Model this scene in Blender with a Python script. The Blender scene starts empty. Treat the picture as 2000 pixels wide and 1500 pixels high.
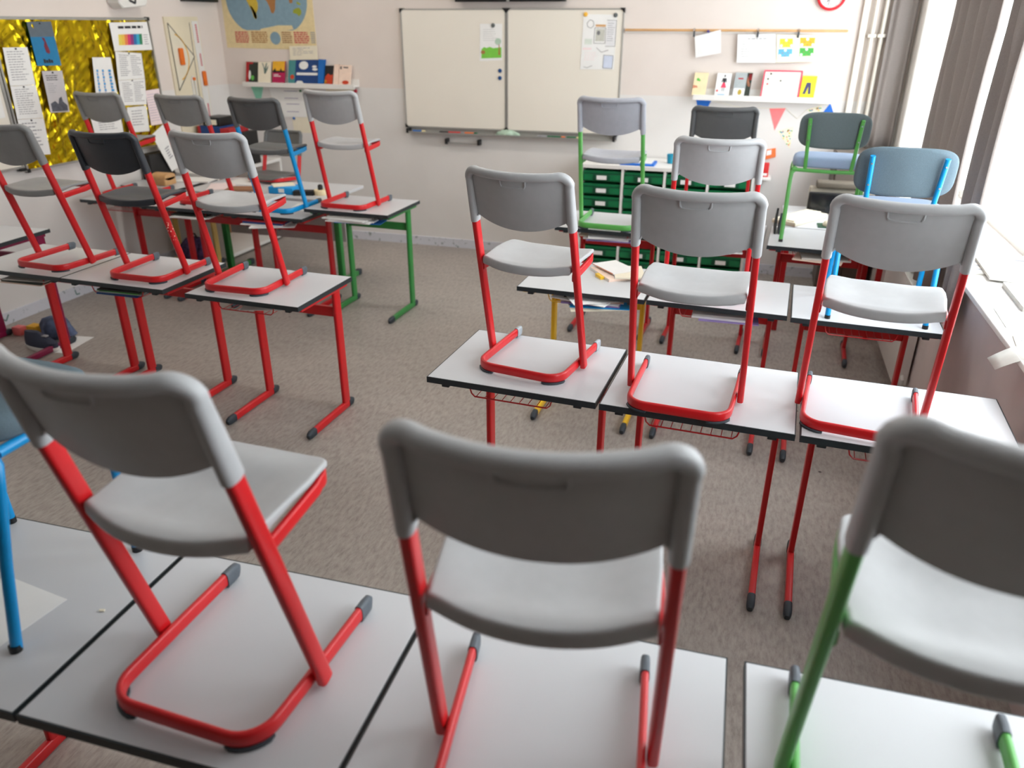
import bpy, math, random
from mathutils import Vector, Matrix
from math import sin, cos, pi, radians
random.seed(7)
C = bpy.context.scene.collection
S = bpy.context.scene
XL, YF, XR = -5.115, 7.006, 1.03        # left wall, front wall, window parapet

# ------------------------------------------------------------------ materials
def lin(c): return tuple((v/255/12.92 if v/255 <= .04045 else ((v/255+.055)/1.055)**2.4) for v in c)+(1,)
MATS = {}
def mat(name, c, rough=.5, noise=0., scale=20., metal=0., bump=0., bscale=200., coat=0., stretch=None, spec=.5):
    if name in MATS: return MATS[name]
    m = bpy.data.materials.new(name); m.use_nodes = True
    nt = m.node_tree; b = nt.nodes['Principled BSDF']
    b.inputs['Base Color'].default_value = lin(c); b.inputs['Roughness'].default_value = rough
    b.inputs['Metallic'].default_value = metal; b.inputs['Coat Weight'].default_value = coat
    b.inputs['Specular IOR Level'].default_value = spec
    tc = nt.nodes.new('ShaderNodeTexCoord'); mp = nt.nodes.new('ShaderNodeMapping')
    nt.links.new(tc.outputs['Object'], mp.inputs['Vector'])
    if stretch: mp.inputs['Scale'].default_value = stretch
    if noise:
        n = nt.nodes.new('ShaderNodeTexNoise'); n.inputs['Scale'].default_value = scale; n.inputs['Detail'].default_value = 6
        nt.links.new(mp.outputs[0], n.inputs['Vector'])
        r = nt.nodes.new('ShaderNodeValToRGB'); k = lin(c)
        r.color_ramp.elements[0].color = tuple(max(0, v*(1-noise)) for v in k[:3])+(1,)
        r.color_ramp.elements[1].color = tuple(min(1, v*(1+noise)) for v in k[:3])+(1,)
        r.color_ramp.elements[0].position = .3; r.color_ramp.elements[1].position = .7
        nt.links.new(n.outputs['Fac'], r.inputs[0]); nt.links.new(r.outputs[0], b.inputs['Base Color'])
    if bump:
        n2 = nt.nodes.new('ShaderNodeTexNoise'); n2.inputs['Scale'].default_value = bscale; n2.inputs['Detail'].default_value = 3
        nt.links.new(mp.outputs[0], n2.inputs['Vector'])
        bp = nt.nodes.new('ShaderNodeBump'); bp.inputs['Strength'].default_value = bump; bp.inputs['Distance'].default_value = .002
        nt.links.new(n2.outputs['Fac'], bp.inputs['Height']); nt.links.new(bp.outputs[0], b.inputs['Normal'])
    MATS[name] = m
    return m
red = mat('red enamel', (204, 26, 32), .32, .06, 8, bump=.05, bscale=120)
red2 = mat('deep red enamel', (186, 16, 26), .35, .06, 8)
green = mat('green enamel', (48, 132, 62), .35, .06, 8)
lgreen = mat('light green enamel', (92, 172, 84), .35, .06, 8)
blue = mat('blue enamel', (0, 146, 212), .3, .05, 8)
wyel = mat('cream yellow enamel', (216, 182, 104), .4, .06, 8)
yellow = mat('yellow enamel', (248, 200, 40), .35, .06, 8)
magenta = mat('magenta enamel', (128, 12, 62), .35, .06, 8)
pgrey = mat('light grey plastic', (176, 178, 180), .42, .03, 30, bump=.12, bscale=900)
mgrey = mat('mid grey plastic', (138, 139, 139), .45, .04, 30, bump=.12, bscale=900)
mgrey2 = mat('cool mid grey plastic', (172, 175, 184), .45, .04, 30, bump=.12, bscale=900)
dgrey = mat('dark grey plastic', (92, 94, 95), .45, .04, 30, bump=.12, bscale=900)
char = mat('charcoal plastic', (48, 53, 60), .42, .04, 30, bump=.1, bscale=900)
capm = mat('grey rubber', (84, 92, 100), .5, .08, 60)
capd = mat('dark rubber', (50, 58, 66), .55, .08, 60)
capl = mat('clear grey plastic', (165, 172, 178), .25, .08, 60)
lam = mat('white laminate', (203, 205, 208), .34, .02, 3, spec=.4)
edge = mat('dark edge band', (40, 48, 52), .4, .1, 40)
white = mat('white paint', (232, 230, 226), .5, .02, 5)
whitem = mat('white metal', (225, 224, 220), .4, .02, 9)
cream = mat('cream paint', (226, 220, 208), .55, .02, 5)
paper = mat('white paper', (236, 236, 234), .8, .02, 12)
paperc = mat('cream paper', (236, 228, 206), .8, .03, 12)
paperp = mat('pink paper', (240, 222, 222), .8, .02, 12)
newsp = mat('newsprint', (196, 194, 188), .85, .05, 25)
ink = mat('grey ink', (150, 150, 155), .8, .2, 60)
inkd = mat('black ink', (40, 40, 44), .7, .1, 60)
inkr = mat('red ink', (190, 50, 70), .7, .1, 60)
inkp = mat('purple ink', (130, 120, 160), .7, .1, 60)
black = mat('black plastic', (14, 15, 17), .4, .1, 30)
alu = mat('aluminium', (176, 176, 172), .35, .05, 30, metal=.6)
framem = mat('silver frame', (172, 170, 164), .4, .04, 30, metal=.2)
steel = mat('screw steel', (190, 192, 195), .25, .05, 30, metal=1)
wbm = mat('whiteboard enamel', (234, 228, 216), .25, .015, 2)
foil = mat('gold foil', (200, 174, 30), .2, .3, 9, metal=1., bump=.55, bscale=28)
wood = mat('light wood', (206, 160, 108), .55, .15, 9, stretch=(1, 12, 12))
box_wood = mat('plywood', (205, 160, 110), .6, .12, 12, stretch=(2, 2, 14))
curt = mat('grey curtain', (160, 151, 146), .9, .06, 120, bump=.3, bscale=700)
_n = curt.node_tree; _t = _n.nodes.new('ShaderNodeBsdfTranslucent'); _t.inputs[0].default_value = lin((150, 142, 138)); _x = _n.nodes.new('ShaderNodeMixShader'); _x.inputs[0].default_value = .28
_o = _n.nodes['Material Output']; _n.links.new(_n.nodes['Principled BSDF'].outputs[0], _x.inputs[1]); _n.links.new(_t.outputs[0], _x.inputs[2]); _n.links.new(_x.outputs[0], _o.inputs[0])
fabric = mat('blue grey fabric', (94, 112, 122), .9, .14, 420, bump=.5, bscale=600)
fabricl = mat('pale blue fabric', (148, 168, 196), .9, .08, 420, bump=.4, bscale=600)
fabricd = mat('grey fabric', (104, 118, 121), .9, .14, 420, bump=.5, bscale=600)
tray_g = mat('green drawer plastic', (6, 112, 66), .38, .05, 20)
tray_d = mat('deep green plastic', (2, 74, 48), .4, .05, 20)
clay = {k: mat(k, v, .6, .06, 25) for k, v in {
    'cover red': (172, 30, 36), 'cover dark': (40, 48, 40), 'cover teal': (70, 140, 140), 'cover navy': (12, 60, 120), 'cover blue': (0, 100, 180),
    'cover magenta': (178, 16, 80), 'cover yellow': (236, 178, 40), 'cover black': (24, 22, 22), 'cover orange': (224, 110, 30),
    'cover fire': (196, 60, 24), 'cover peach': (240, 214, 196), 'cover sand': (240, 222, 180), 'cover grey': (170, 178, 180),
    'cover lime': (222, 216, 40), 'cover skin': (206, 136, 104), 'cover denim': (62, 62, 104), 'cover lilac': (150, 130, 190), 'hot pink': (244, 70, 100),
    'leaf green': (96, 190, 80), 'grass green': (120, 198, 70), 'mint': (136, 206, 178), 'royal blue': (20, 104, 200), 'salmon': (250, 128, 130),
    'sea blue': (128, 158, 174), 'map cream': (226, 208, 160), 'map yellow': (204, 176, 60), 'map green': (150, 160, 50), 'map brown': (168, 116, 66),
    'card yellow': (248, 212, 60), 'card orange': (240, 176, 50), 'card blue': (100, 176, 216), 'card green': (76, 172, 76),
    'cyan print': (40, 150, 210), 'handle orange': (224, 110, 20), 'magnet blue': (0, 66, 122), 'magnet grey': (90, 96, 96), 'magnet yellow': (236, 180, 60),
    'clock red': (222, 22, 40), 'towel green': (176, 200, 180), 'poster blue': (22, 120, 168), 'poster grey': (92, 104, 114), 'ochre': (210, 178, 110),
    'sky tray': (0, 150, 220), 'beige device': (226, 218, 196), 'backpack': (74, 58, 96), 'cover brown': (150, 104, 70), 'cover amber': (232, 160, 20),
    'marker orange': (230, 120, 60), 'marker green': (10, 100, 60), 'marker cream': (232, 214, 160), 'marker red': (206, 40, 40), 'shoe navy': (44, 50, 70)}.items()}
def K(n): return clay[n]
# chipped paint on one chair post
chip = red.copy(); chip.name = 'chipped red enamel'; MATS['chip'] = chip
nt = chip.node_tree; b = nt.nodes['Principled BSDF']
tc = nt.nodes.new('ShaderNodeTexCoord'); vo = nt.nodes.new('ShaderNodeTexVoronoi'); vo.inputs['Scale'].default_value = 75
gt = nt.nodes.new('ShaderNodeMath'); gt.operation = 'LESS_THAN'; gt.inputs[1].default_value = .3
sx = nt.nodes.new('ShaderNodeSeparateXYZ'); nt.links.new(tc.outputs['Object'], sx.inputs[0]); nt.links.new(tc.outputs['Object'], vo.inputs['Vector'])
ab = nt.nodes.new('ShaderNodeMath'); ab.operation = 'ADD'; ab.inputs[1].default_value = .06; nt.links.new(sx.outputs['Z'], ab.inputs[0])
ab2 = nt.nodes.new('ShaderNodeMath'); ab2.operation = 'ABSOLUTE'; nt.links.new(ab.outputs[0], ab2.inputs[0])
lt = nt.nodes.new('ShaderNodeMath'); lt.operation = 'LESS_THAN'; lt.inputs[1].default_value = .055; nt.links.new(ab2.outputs[0], lt.inputs[0])
mu = nt.nodes.new('ShaderNodeMath'); mu.operation = 'MULTIPLY'
nt.links.new(vo.outputs['Distance'], gt.inputs[0]); nt.links.new(gt.outputs[0], mu.inputs[0]); nt.links.new(lt.outputs[0], mu.inputs[1])
mx = nt.nodes.new('ShaderNodeMix'); mx.data_type = 'RGBA'; mx.inputs['A'].default_value = lin((204, 26, 32)); mx.inputs['B'].default_value = lin((250, 205, 185))
nt.links.new(mu.outputs[0], mx.inputs['Factor']); nt.links.new(mx.outputs['Result'], b.inputs['Base Color'])
# wall paint: matt above a line at 1.465 m, smoother washable coat below it
def wall_mat(name, cu, cl):
    m = bpy.data.materials.new(name); m.use_nodes = True; nt = m.node_tree; b = nt.nodes['Principled BSDF']
    ge = nt.nodes.new('ShaderNodeNewGeometry'); sx = nt.nodes.new('ShaderNodeSeparateXYZ'); nt.links.new(ge.outputs['Position'], sx.inputs[0])
    st = nt.nodes.new('ShaderNodeMath'); st.operation = 'GREATER_THAN'; st.inputs[1].default_value = 1.467; nt.links.new(sx.outputs['Z'], st.inputs[0])
    mx = nt.nodes.new('ShaderNodeMix'); mx.data_type = 'RGBA'; mx.inputs['A'].default_value = lin(cl); mx.inputs['B'].default_value = lin(cu)
    nt.links.new(st.outputs[0], mx.inputs['Factor'])
    n = nt.nodes.new('ShaderNodeTexNoise'); n.inputs['Scale'].default_value = 3; n.inputs['Detail'].default_value = 8
    nt.links.new(ge.outputs['Position'], n.inputs['Vector'])
    m2 = nt.nodes.new('ShaderNodeMix'); m2.data_type = 'RGBA'; m2.blend_type = 'MULTIPLY'; m2.inputs['Factor'].default_value = 1
    rp = nt.nodes.new('ShaderNodeValToRGB'); rp.color_ramp.elements[0].color = (.95, .945, .94, 1); rp.color_ramp.elements[1].color = (1, 1, 1, 1)
    rp.color_ramp.elements[0].position = .3; rp.color_ramp.elements[1].position = .7
    nt.links.new(n.outputs['Fac'], rp.inputs[0]); nt.links.new(mx.outputs['Result'], m2.inputs['A']); nt.links.new(rp.outputs[0], m2.inputs['B'])
    nt.links.new(m2.outputs['Result'], b.inputs['Base Color']); b.inputs['Roughness'].default_value = .55; b.inputs['Specular IOR Level'].default_value = .3
    n2 = nt.nodes.new('ShaderNodeTexNoise'); n2.inputs['Scale'].default_value = 120; bp = nt.nodes.new('ShaderNodeBump'); bp.inputs['Strength'].default_value = .15; bp.inputs['Distance'].default_value = .003
    nt.links.new(ge.outputs['Position'], n2.inputs['Vector']); nt.links.new(n2.outputs['Fac'], bp.inputs['Height']); nt.links.new(bp.outputs[0], b.inputs['Normal'])
    MATS[name] = m; return m
wallm = wall_mat('painted wall', (226, 216, 209), (226, 223, 220))
parapetm = mat('painted parapet', (206, 196, 194), .6, .05, 5, bump=.1, bscale=90)
# streaky linoleum
def floor_mat():
    m = bpy.data.materials.new('linoleum'); m.use_nodes = True; nt = m.node_tree; b = nt.nodes['Principled BSDF']
    ge = nt.nodes.new('ShaderNodeNewGeometry'); mp = nt.nodes.new('ShaderNodeMapping'); mp.inputs['Scale'].default_value = (26, 8, 1)
    nt.links.new(ge.outputs['Position'], mp.inputs['Vector'])
    n = nt.nodes.new('ShaderNodeTexNoise'); n.inputs['Scale'].default_value = 2.2; n.inputs['Detail'].default_value = 10; n.inputs['Roughness'].default_value = .68
    nt.links.new(mp.outputs[0], n.inputs['Vector'])
    r = nt.nodes.new('ShaderNodeValToRGB'); e = r.color_ramp.elements
    e[0].position = .30; e[0].color = lin((140, 131, 124)); e[1].position = .72; e[1].color = lin((182, 174, 167))
    x = e.new(.5); x.color = lin((165, 157, 150))
    nt.links.new(n.outputs['Fac'], r.inputs[0])
    n3 = nt.nodes.new('ShaderNodeTexNoise'); n3.inputs['Scale'].default_value = 1.3; n3.inputs['Detail'].default_value = 4
    nt.links.new(ge.outputs['Position'], n3.inputs['Vector'])
    r3 = nt.nodes.new('ShaderNodeValToRGB'); r3.color_ramp.elements[0].color = (.86, .86, .86, 1); r3.color_ramp.elements[1].color = (1.04, 1.03, 1.02, 1)
    r3.color_ramp.elements[0].position = .3; r3.color_ramp.elements[1].position = .7
    nt.links.new(n3.outputs['Fac'], r3.inputs[0])
    m2 = nt.nodes.new('ShaderNodeMix'); m2.data_type = 'RGBA'; m2.blend_type = 'MULTIPLY'; m2.inputs['Factor'].default_value = 1
    nt.links.new(r.outputs[0], m2.inputs['A']); nt.links.new(r3.outputs[0], m2.inputs['B'])
    # scuffs
    v = nt.nodes.new('ShaderNodeTexVoronoi'); v.inputs['Scale'].default_value = 2.6; nt.links.new(ge.outputs['Position'], v.inputs['Vector'])
    l = nt.nodes.new('ShaderNodeMath'); l.operation = 'LESS_THAN'; l.inputs[1].default_value = .022; nt.links.new(v.outputs['Distance'], l.inputs[0])
    m3 = nt.nodes.new('ShaderNodeMix'); m3.data_type = 'RGBA'; m3.inputs['B'].default_value = lin((70, 62, 56))
    nt.links.new(l.outputs[0], m3.inputs['Factor']); nt.links.new(m2.outputs['Result'], m3.inputs['A'])
    nt.links.new(m3.outputs['Result'], b.inputs['Base Color']); b.inputs['Roughness'].default_value = .42; b.inputs['Specular IOR Level'].default_value = .35
    bp = nt.nodes.new('ShaderNodeBump'); bp.inputs['Strength'].default_value = .08; bp.inputs['Distance'].default_value = .002
    nt.links.new(n.outputs['Fac'], bp.inputs['Height']); nt.links.new(bp.outputs[0], b.inputs['Normal'])
    return m
floorm = floor_mat()
def base_mat():
    m = bpy.data.materials.new('chipped baseboard paint'); m.use_nodes = True; nt = m.node_tree; b = nt.nodes['Principled BSDF']
    ge = nt.nodes.new('ShaderNodeNewGeometry'); n = nt.nodes.new('ShaderNodeTexNoise'); n.inputs['Scale'].default_value = 22; n.inputs['Detail'].default_value = 6
    nt.links.new(ge.outputs['Position'], n.inputs['Vector'])
    r = nt.nodes.new('ShaderNodeValToRGB'); r.color_ramp.elements[0].position = .33; r.color_ramp.elements[0].color = lin((146, 156, 158))
    r.color_ramp.elements[1].position = .4; r.color_ramp.elements[1].color = lin((212, 214, 222))
    nt.links.new(n.outputs['Fac'], r.inputs[0]); nt.links.new(r.outputs[0], b.inputs['Base Color']); b.inputs['Roughness'].default_value = .5
    return m
basem = base_mat()
def glass_mat():
    m = bpy.data.materials.new('window glass'); m.use_nodes = True; nt = m.node_tree; nt.nodes.clear()
    o = nt.nodes.new('ShaderNodeOutputMaterial'); t = nt.nodes.new('ShaderNodeBsdfTransparent'); g = nt.nodes.new('ShaderNodeBsdfGlossy'); x = nt.nodes.new('ShaderNodeMixShader')
    g.inputs['Roughness'].default_value = .02; x.inputs[0].default_value = .06
    nt.links.new(t.outputs[0], x.inputs[1]); nt.links.new(g.outputs[0], x.inputs[2]); nt.links.new(x.outputs[0], o.inputs[0]); return m
glassm = glass_mat()

# ------------------------------------------------------------------ mesh helpers
class MB:
    def __init__(s): s.v = []; s.f = []
    def add(s, vs, fs):
        k = len(s.v); s.v += [Vector(p) for p in vs]; s.f += [tuple(i+k for i in f) for f in fs]; return s
    def box(s, x0, y0, z0, x1, y1, z1):
        return s.add([(x0,y0,z0),(x1,y0,z0),(x1,y1,z0),(x0,y1,z0),(x0,y0,z1),(x1,y0,z1),(x1,y1,z1),(x0,y1,z1)],
                     [(0,3,2,1),(4,5,6,7),(0,1,5,4),(1,2,6,5),(2,3,7,6),(3,0,4,7)])
    def rbox(s, x0, y0, z0, x1, y1, z1, r=.005, n=3):           # box with rounded vertical-section edges (all edges softened)
        rings = []
        for k in range(n+1):
            a = pi/2*k/n; rings.append((z0+r-r*cos(a), r-r*sin(a)))
        for k in range(n+1):
            a = pi/2*k/n; rings.append((z1-r+r*sin(a), r-r*cos(a)))
        loops = []
        for z, ins in rings:
            loop = []
            rr = max(r-ins, 1e-4)
            for cx, cy, a0 in ((x1-r, y1-r, 0), (x0+r, y1-r, pi/2), (x0+r, y0+r, pi), (x1-r, y0+r, 1.5*pi)):
                for j in range(n+1):
                    a = a0+pi/2*j/n; loop.append((cx+rr*cos(a), cy+rr*sin(a), z))
            loops.append(loop)
        return s.loft(loops)
    def loft(s, loops, closed=True, caps=True):
        n = len(loops[0]); vs = [p for l in loops for p in l]; fs = []
        for i in range(len(loops)-1):
            for j in range(n if closed else n-1):
                a, b_ = i*n+j, i*n+(j+1) % n; fs.append((a, b_, b_+n, a+n))
        if caps: fs.append(tuple(range(n))[::-1]); fs.append(tuple((len(loops)-1)*n+j for j in range(n)))
        return s.add(vs, fs)
    def sweep(s, path, w, h, up=(0,0,1), n=12, e=2.6, caps=True, round_end=False):   # superellipse profile, w across, h along up
        path = [Vector(p) for p in path]; up = Vector(up); loops = []
        m = len(path); W = w if isinstance(w, (list, tuple)) else [w]*m; H = h if isinstance(h, (list, tuple)) else [h]*m
        for i, p in enumerate(path):
            t = (path[min(i+1, m-1)]-path[max(i-1, 0)]).normalized()
            r = t.cross(up)
            if r.length < 1e-5: r = t.cross(Vector((1,0,0)))
            r.normalize(); u = r.cross(t).normalized(); loop = []
            k = 1.
            if 0 < i < m-1:
                d1 = (path[i]-path[i-1]).normalized(); k = 1/max(.5, d1.dot(t))
            for j in range(n):
                a = 2*pi*j/n; ca, sa = cos(a), sin(a)
                x = abs(ca)**(2/e)*(1 if ca >= 0 else -1)*W[i]/2; y = abs(sa)**(2/e)*(1 if sa >= 0 else -1)*H[i]/2
                loop.append(p+r*x*(k if abs(r.z) < .5 else 1)+u*y)
            loops.append(loop)
        return s.loft(loops, caps=caps)
    def tube(s, path, r, n=8): return s.sweep(path, 2*r, 2*r, n=n, e=2)
    def prism(s, poly, f0, f1):                                  # poly of 2-D points, f0/f1 map (a,b)->3-D
        n = len(poly); return s.add([f0(*p) for p in poly]+[f1(*p) for p in poly], [tuple(range(n))[::-1], tuple(range(n, 2*n))]+[(i, (i+1) % n, n+(i+1) % n, n+i) for i in range(n)])
    def build(s, name, m, parent=None, smooth=40, bevel=0., kind=None):
        lo = Vector([min(v[i] for v in s.v) for i in range(3)]); hi = Vector([max(v[i] for v in s.v) for i in range(3)]); c = (lo+hi)/2
        if parent is None: c.z = lo.z
        me = bpy.data.meshes.new(name); me.from_pydata([v-c for v in s.v], [], s.f); me.update()
        import bmesh
        bm = bmesh.new(); bm.from_mesh(me); bmesh.ops.recalc_face_normals(bm, faces=bm.faces); bm.to_mesh(me); bm.free()
        if smooth: me.shade_smooth(); me.set_sharp_from_angle(angle=radians(smooth))
        me.materials.append(m)
        o = bpy.data.objects.new(name, me); C.objects.link(o)
        o['wl'] = list(c)
        if parent is not None: o.parent = parent; o.location = c-Vector(parent['wl'])
        else: o.location = c
        if bevel:
            bv = o.modifiers.new('soft edges', 'BEVEL'); bv.width = bevel; bv.segments = 2; bv.limit_method = 'ANGLE'; bv.angle_limit = radians(50)
        if kind: o['kind'] = kind
        return o
def empty(name, loc=(0,0,0)):
    o = bpy.data.objects.new(name, None); C.objects.link(o); o.location = loc; o['wl'] = list(loc); o.empty_display_size = .1; return o
def tag(o, label, cat, group=None):
    o['label'] = label; o['category'] = cat
    if group: o['group'] = group
    return o
def structure(o): o['kind'] = 'structure'; return o
def copy_tree(o, parent=None):
    c = o.copy(); C.objects.link(c); c.parent = parent
    for ch in list(o.children): copy_tree(ch, c)
    return c
def paint(o, m):
    for s_ in o.material_slots: s_.link = 'OBJECT'; s_.material = m
def walk(o):
    yield o
    for c in o.children: yield from walk(c)
def arc(cx, cy, r, a0, a1, n, z=None):
    return [(cx+r*cos(a0+(a1-a0)*i/n), cy+r*sin(a0+(a1-a0)*i/n)) + (() if z is None else (z,)) for i in range(n+1)]
def FP(x, z, d): return (x, YF-d, z)          # point on the front wall, d out from it
def LP(y, z, d): return (XL+d, y, z)          # point on the left wall
def bil(q, u, v):
    (ax, az), (bx, bz), (cx, cz), (dx, dz) = q
    return ((ax*(1-u)+bx*u)*(1-v)+(dx*(1-u)+cx*u)*v, (az*(1-u)+bz*u)*(1-v)+(dz*(1-u)+cz*u)*v)
def plate(q, P, d0, d1, mb=None):
    mb = mb or MB(); return mb.prism(q, lambda a, b_: P(a, b_, d0), lambda a, b_: P(a, b_, d1))
def patch(mb, q, P, d, u0, v0, u1, v1, t=.0008):
    return plate([bil(q, u0, v0), bil(q, u1, v0), bil(q, u1, v1), bil(q, u0, v1)], P, d, d+t, mb)
def disc(mb, c, P, d0, d1, r, n=20):
    return plate([(c[0]+r*cos(2*pi*i/n), c[1]+r*sin(2*pi*i/n)) for i in range(n)], P, d0, d1, mb)
def polyq(mb, q, P, d, pts, t=.0008): return plate([bil(q, u, v) for u, v in pts], P, d, d+t, mb)
def text_lines(q, P, d, u0, v0, u1, v1, n, parent, m=None, h=.45, ragged=.35, name='printed_text'):
    mb = MB()
    for i in range(n):
        v = v0+(v1-v0)*i/n; e_ = u0+(u1-u0)*(1-ragged*random.random()); x = u0
        while x < e_-.01:
            w = (u1-u0)*random.uniform(.08, .25); patch(mb, q, P, d, x, v, min(x+w, e_), v+(v1-v0)/n*h); x += w+(u1-u0)*.04
    return mb.build(name, m or ink, parent, smooth=0)
def sheet(name, q, P, d=.004, m=None, t=.0012, label='', cat='paper', group=None):
    o = plate(q, P, d, d+t).build(name, m or paper, smooth=0); tag(o, label, cat, group); return o, d+t

# ------------------------------------------------------------------ camera
cam = bpy.data.cameras.new('camera'); co = bpy.data.objects.new('camera', cam); C.objects.link(co); S.camera = co
cam.sensor_width = 36; cam.sensor_fit = 'HORIZONTAL'; cam.lens = 1495.1/2000*36; cam.clip_start = .02
r_, u_, f_ = Vector((.95608, .29309, .003)), Vector((-.12735, .40616, .90488)), Vector((-.26399, .86552, -.42565))
M = Matrix((r_, u_, -f_)).transposed().to_4x4(); M.translation = Vector((0, 0, 2.0168)); co.matrix_world = M
cam.dof.use_dof = True; cam.dof.focus_distance = 2.75; cam.dof.aperture_fstop = 2.4

# ------------------------------------------------------------------ the room
YB, H = -3.2, 3.15
structure(MB().box(XL-.2, YB-.2, -.1, 1.6, YF+.2, 0).build('floor', floorm, smooth=0))
structure(MB().box(XL-.2, YB-.2, H, 1.6, YF+.2, H+.1).build('ceiling', white, smooth=0))
structure(MB().box(XL-.2, YF, 0, 1.6, YF+.15, H).build('wall_front', wallm, smooth=0))
structure(MB().box(XL-.15, YB-.15, 0, XL, YF, H).build('wall_left', wallm, smooth=0))
structure(MB().box(XL, YB-.15, 0, 1.6, YB, H).build('wall_back', mat('tan back wall', (140, 128, 116), .7, .04, 4), smooth=0))
GX = 1.38                                                     # glazing plane
wr = MB().box(XR, YB, 0, 1.5, YF, .93).box(XR+.1, YB, 3.0, 1.5, YF, H).box(XR+.12, YB, .93, 1.5, 1.0, 3.0)
structure(wr.build('wall_right', parapetm, smooth=0))
structure(MB().rbox(.985, YB, .93, GX+.02, YF-.002, .955, .006).build('trim_1', white)); 
def frame_ring(mb, a0, z0, a1, z1, w, P, d0, d1):
    for q in ([(a0,z0),(a1,z0),(a1,z0+w),(a0,z0+w)], [(a0,z1-w),(a1,z1-w),(a1,z1),(a0,z1)], [(a0,z0+w),(a0+w,z0+w),(a0+w,z1-w),(a0,z1-w)], [(a1-w,z0+w),(a1,z0+w),(a1,z1-w),(a1-w,z1-w)]):
        plate(q, P, d0, d1, mb)
    return mb
def RP(y, z, d): return (GX+.06-d, y, z)
for i, (y0, y1) in enumerate(((4.2, 6.2), (2.2, 4.2), (6.2, 6.98), (1.0, 2.2))):
    w = structure(frame_ring(MB(), y0, .955, y1, 3.0, .06, RP, 0, .06).build(f'window_{i+1}', white, smooth=0))
    MB().box(GX+.025, y0+.06, 1.015, GX+.031, y1-.06, 2.94).build('pane', glassm, w, smooth=0)
    MB().rbox(GX-.03, y0+.075, 1.45, GX+.0, y0+.1, 1.58, .006).build('window_handle', alu, w)
structure(MB().box(XL, YF-.016, 0, XR, YF, .085).build('baseboard_front', basem, smooth=0))
bl = structure(MB().box(XL, YB, 0, XL+.016, YF-.016, .085).build('baseboard_left', basem, smooth=0))
gr = MB()
def LB(y, z, d): return (XL+.016+d, y, z)
def stroke(mb, pts, P, w=.012, d=.001):
    for (a, b_), (c, e_) in zip(pts, pts[1:]):
        dx, dz = c-a, e_-b_; l = math.hypot(dx, dz) or 1; nx, nz = -dz/l*w/2, dx/l*w/2
        plate([(a+nx, b_+nz), (c+nx, e_+nz), (c-nx, e_-nz), (a-nx, b_-nz)], P, 0, d, mb)
for pts in ([(3.70, .02), (3.74, .07), (3.78, .02)], [(3.715, .04), (3.765, .04)], [(3.81, .02), (3.815, .07), (3.85, .04), (3.885, .07), (3.89, .02)], [(3.93, .02), (3.935, .06), (3.97, .03), (4.0, .07)],
            [(4.62, .065), (4.625, .025), (4.66, .022)], [(4.93, .035), (4.94, .06)], [(5.15, .06), (5.155, .03), (5.19, .03), (5.195, .06)]):
    stroke(gr, pts, LB)
gr.build('painted_letters', mat('faded green paint', (118, 142, 140), .7, .1, 40), bl, smooth=0)
structure(MB().rbox(.655, YF-.035, 0, .70, YF-.001, H-.002, .004).build('trim_2', cream))   # cable duct in the corner
for x, lb in ((.745, 'cream heating pipe beside the corner cable duct'), (.815, 'cream heating pipe beside the grey corner curtain')):
    pm = MB().tube([(x, YF-.05, 0), (x, YF-.05, 1.0), (x, YF-.05, 2.0), (x, YF-.05, H-.002)], .015, 12)
    o = empty('heating_pipe', (x, YF-.05, 0)); tag(o, lb, 'pipe', 'heating pipes in the front corner'); pm.build('pipe_run', cream, o)
    MB().rbox(x-.03, YF-.072, 1.93, x+.03, YF-.001, 1.955, .006).build('wall_clamp', cream, o)

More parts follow.
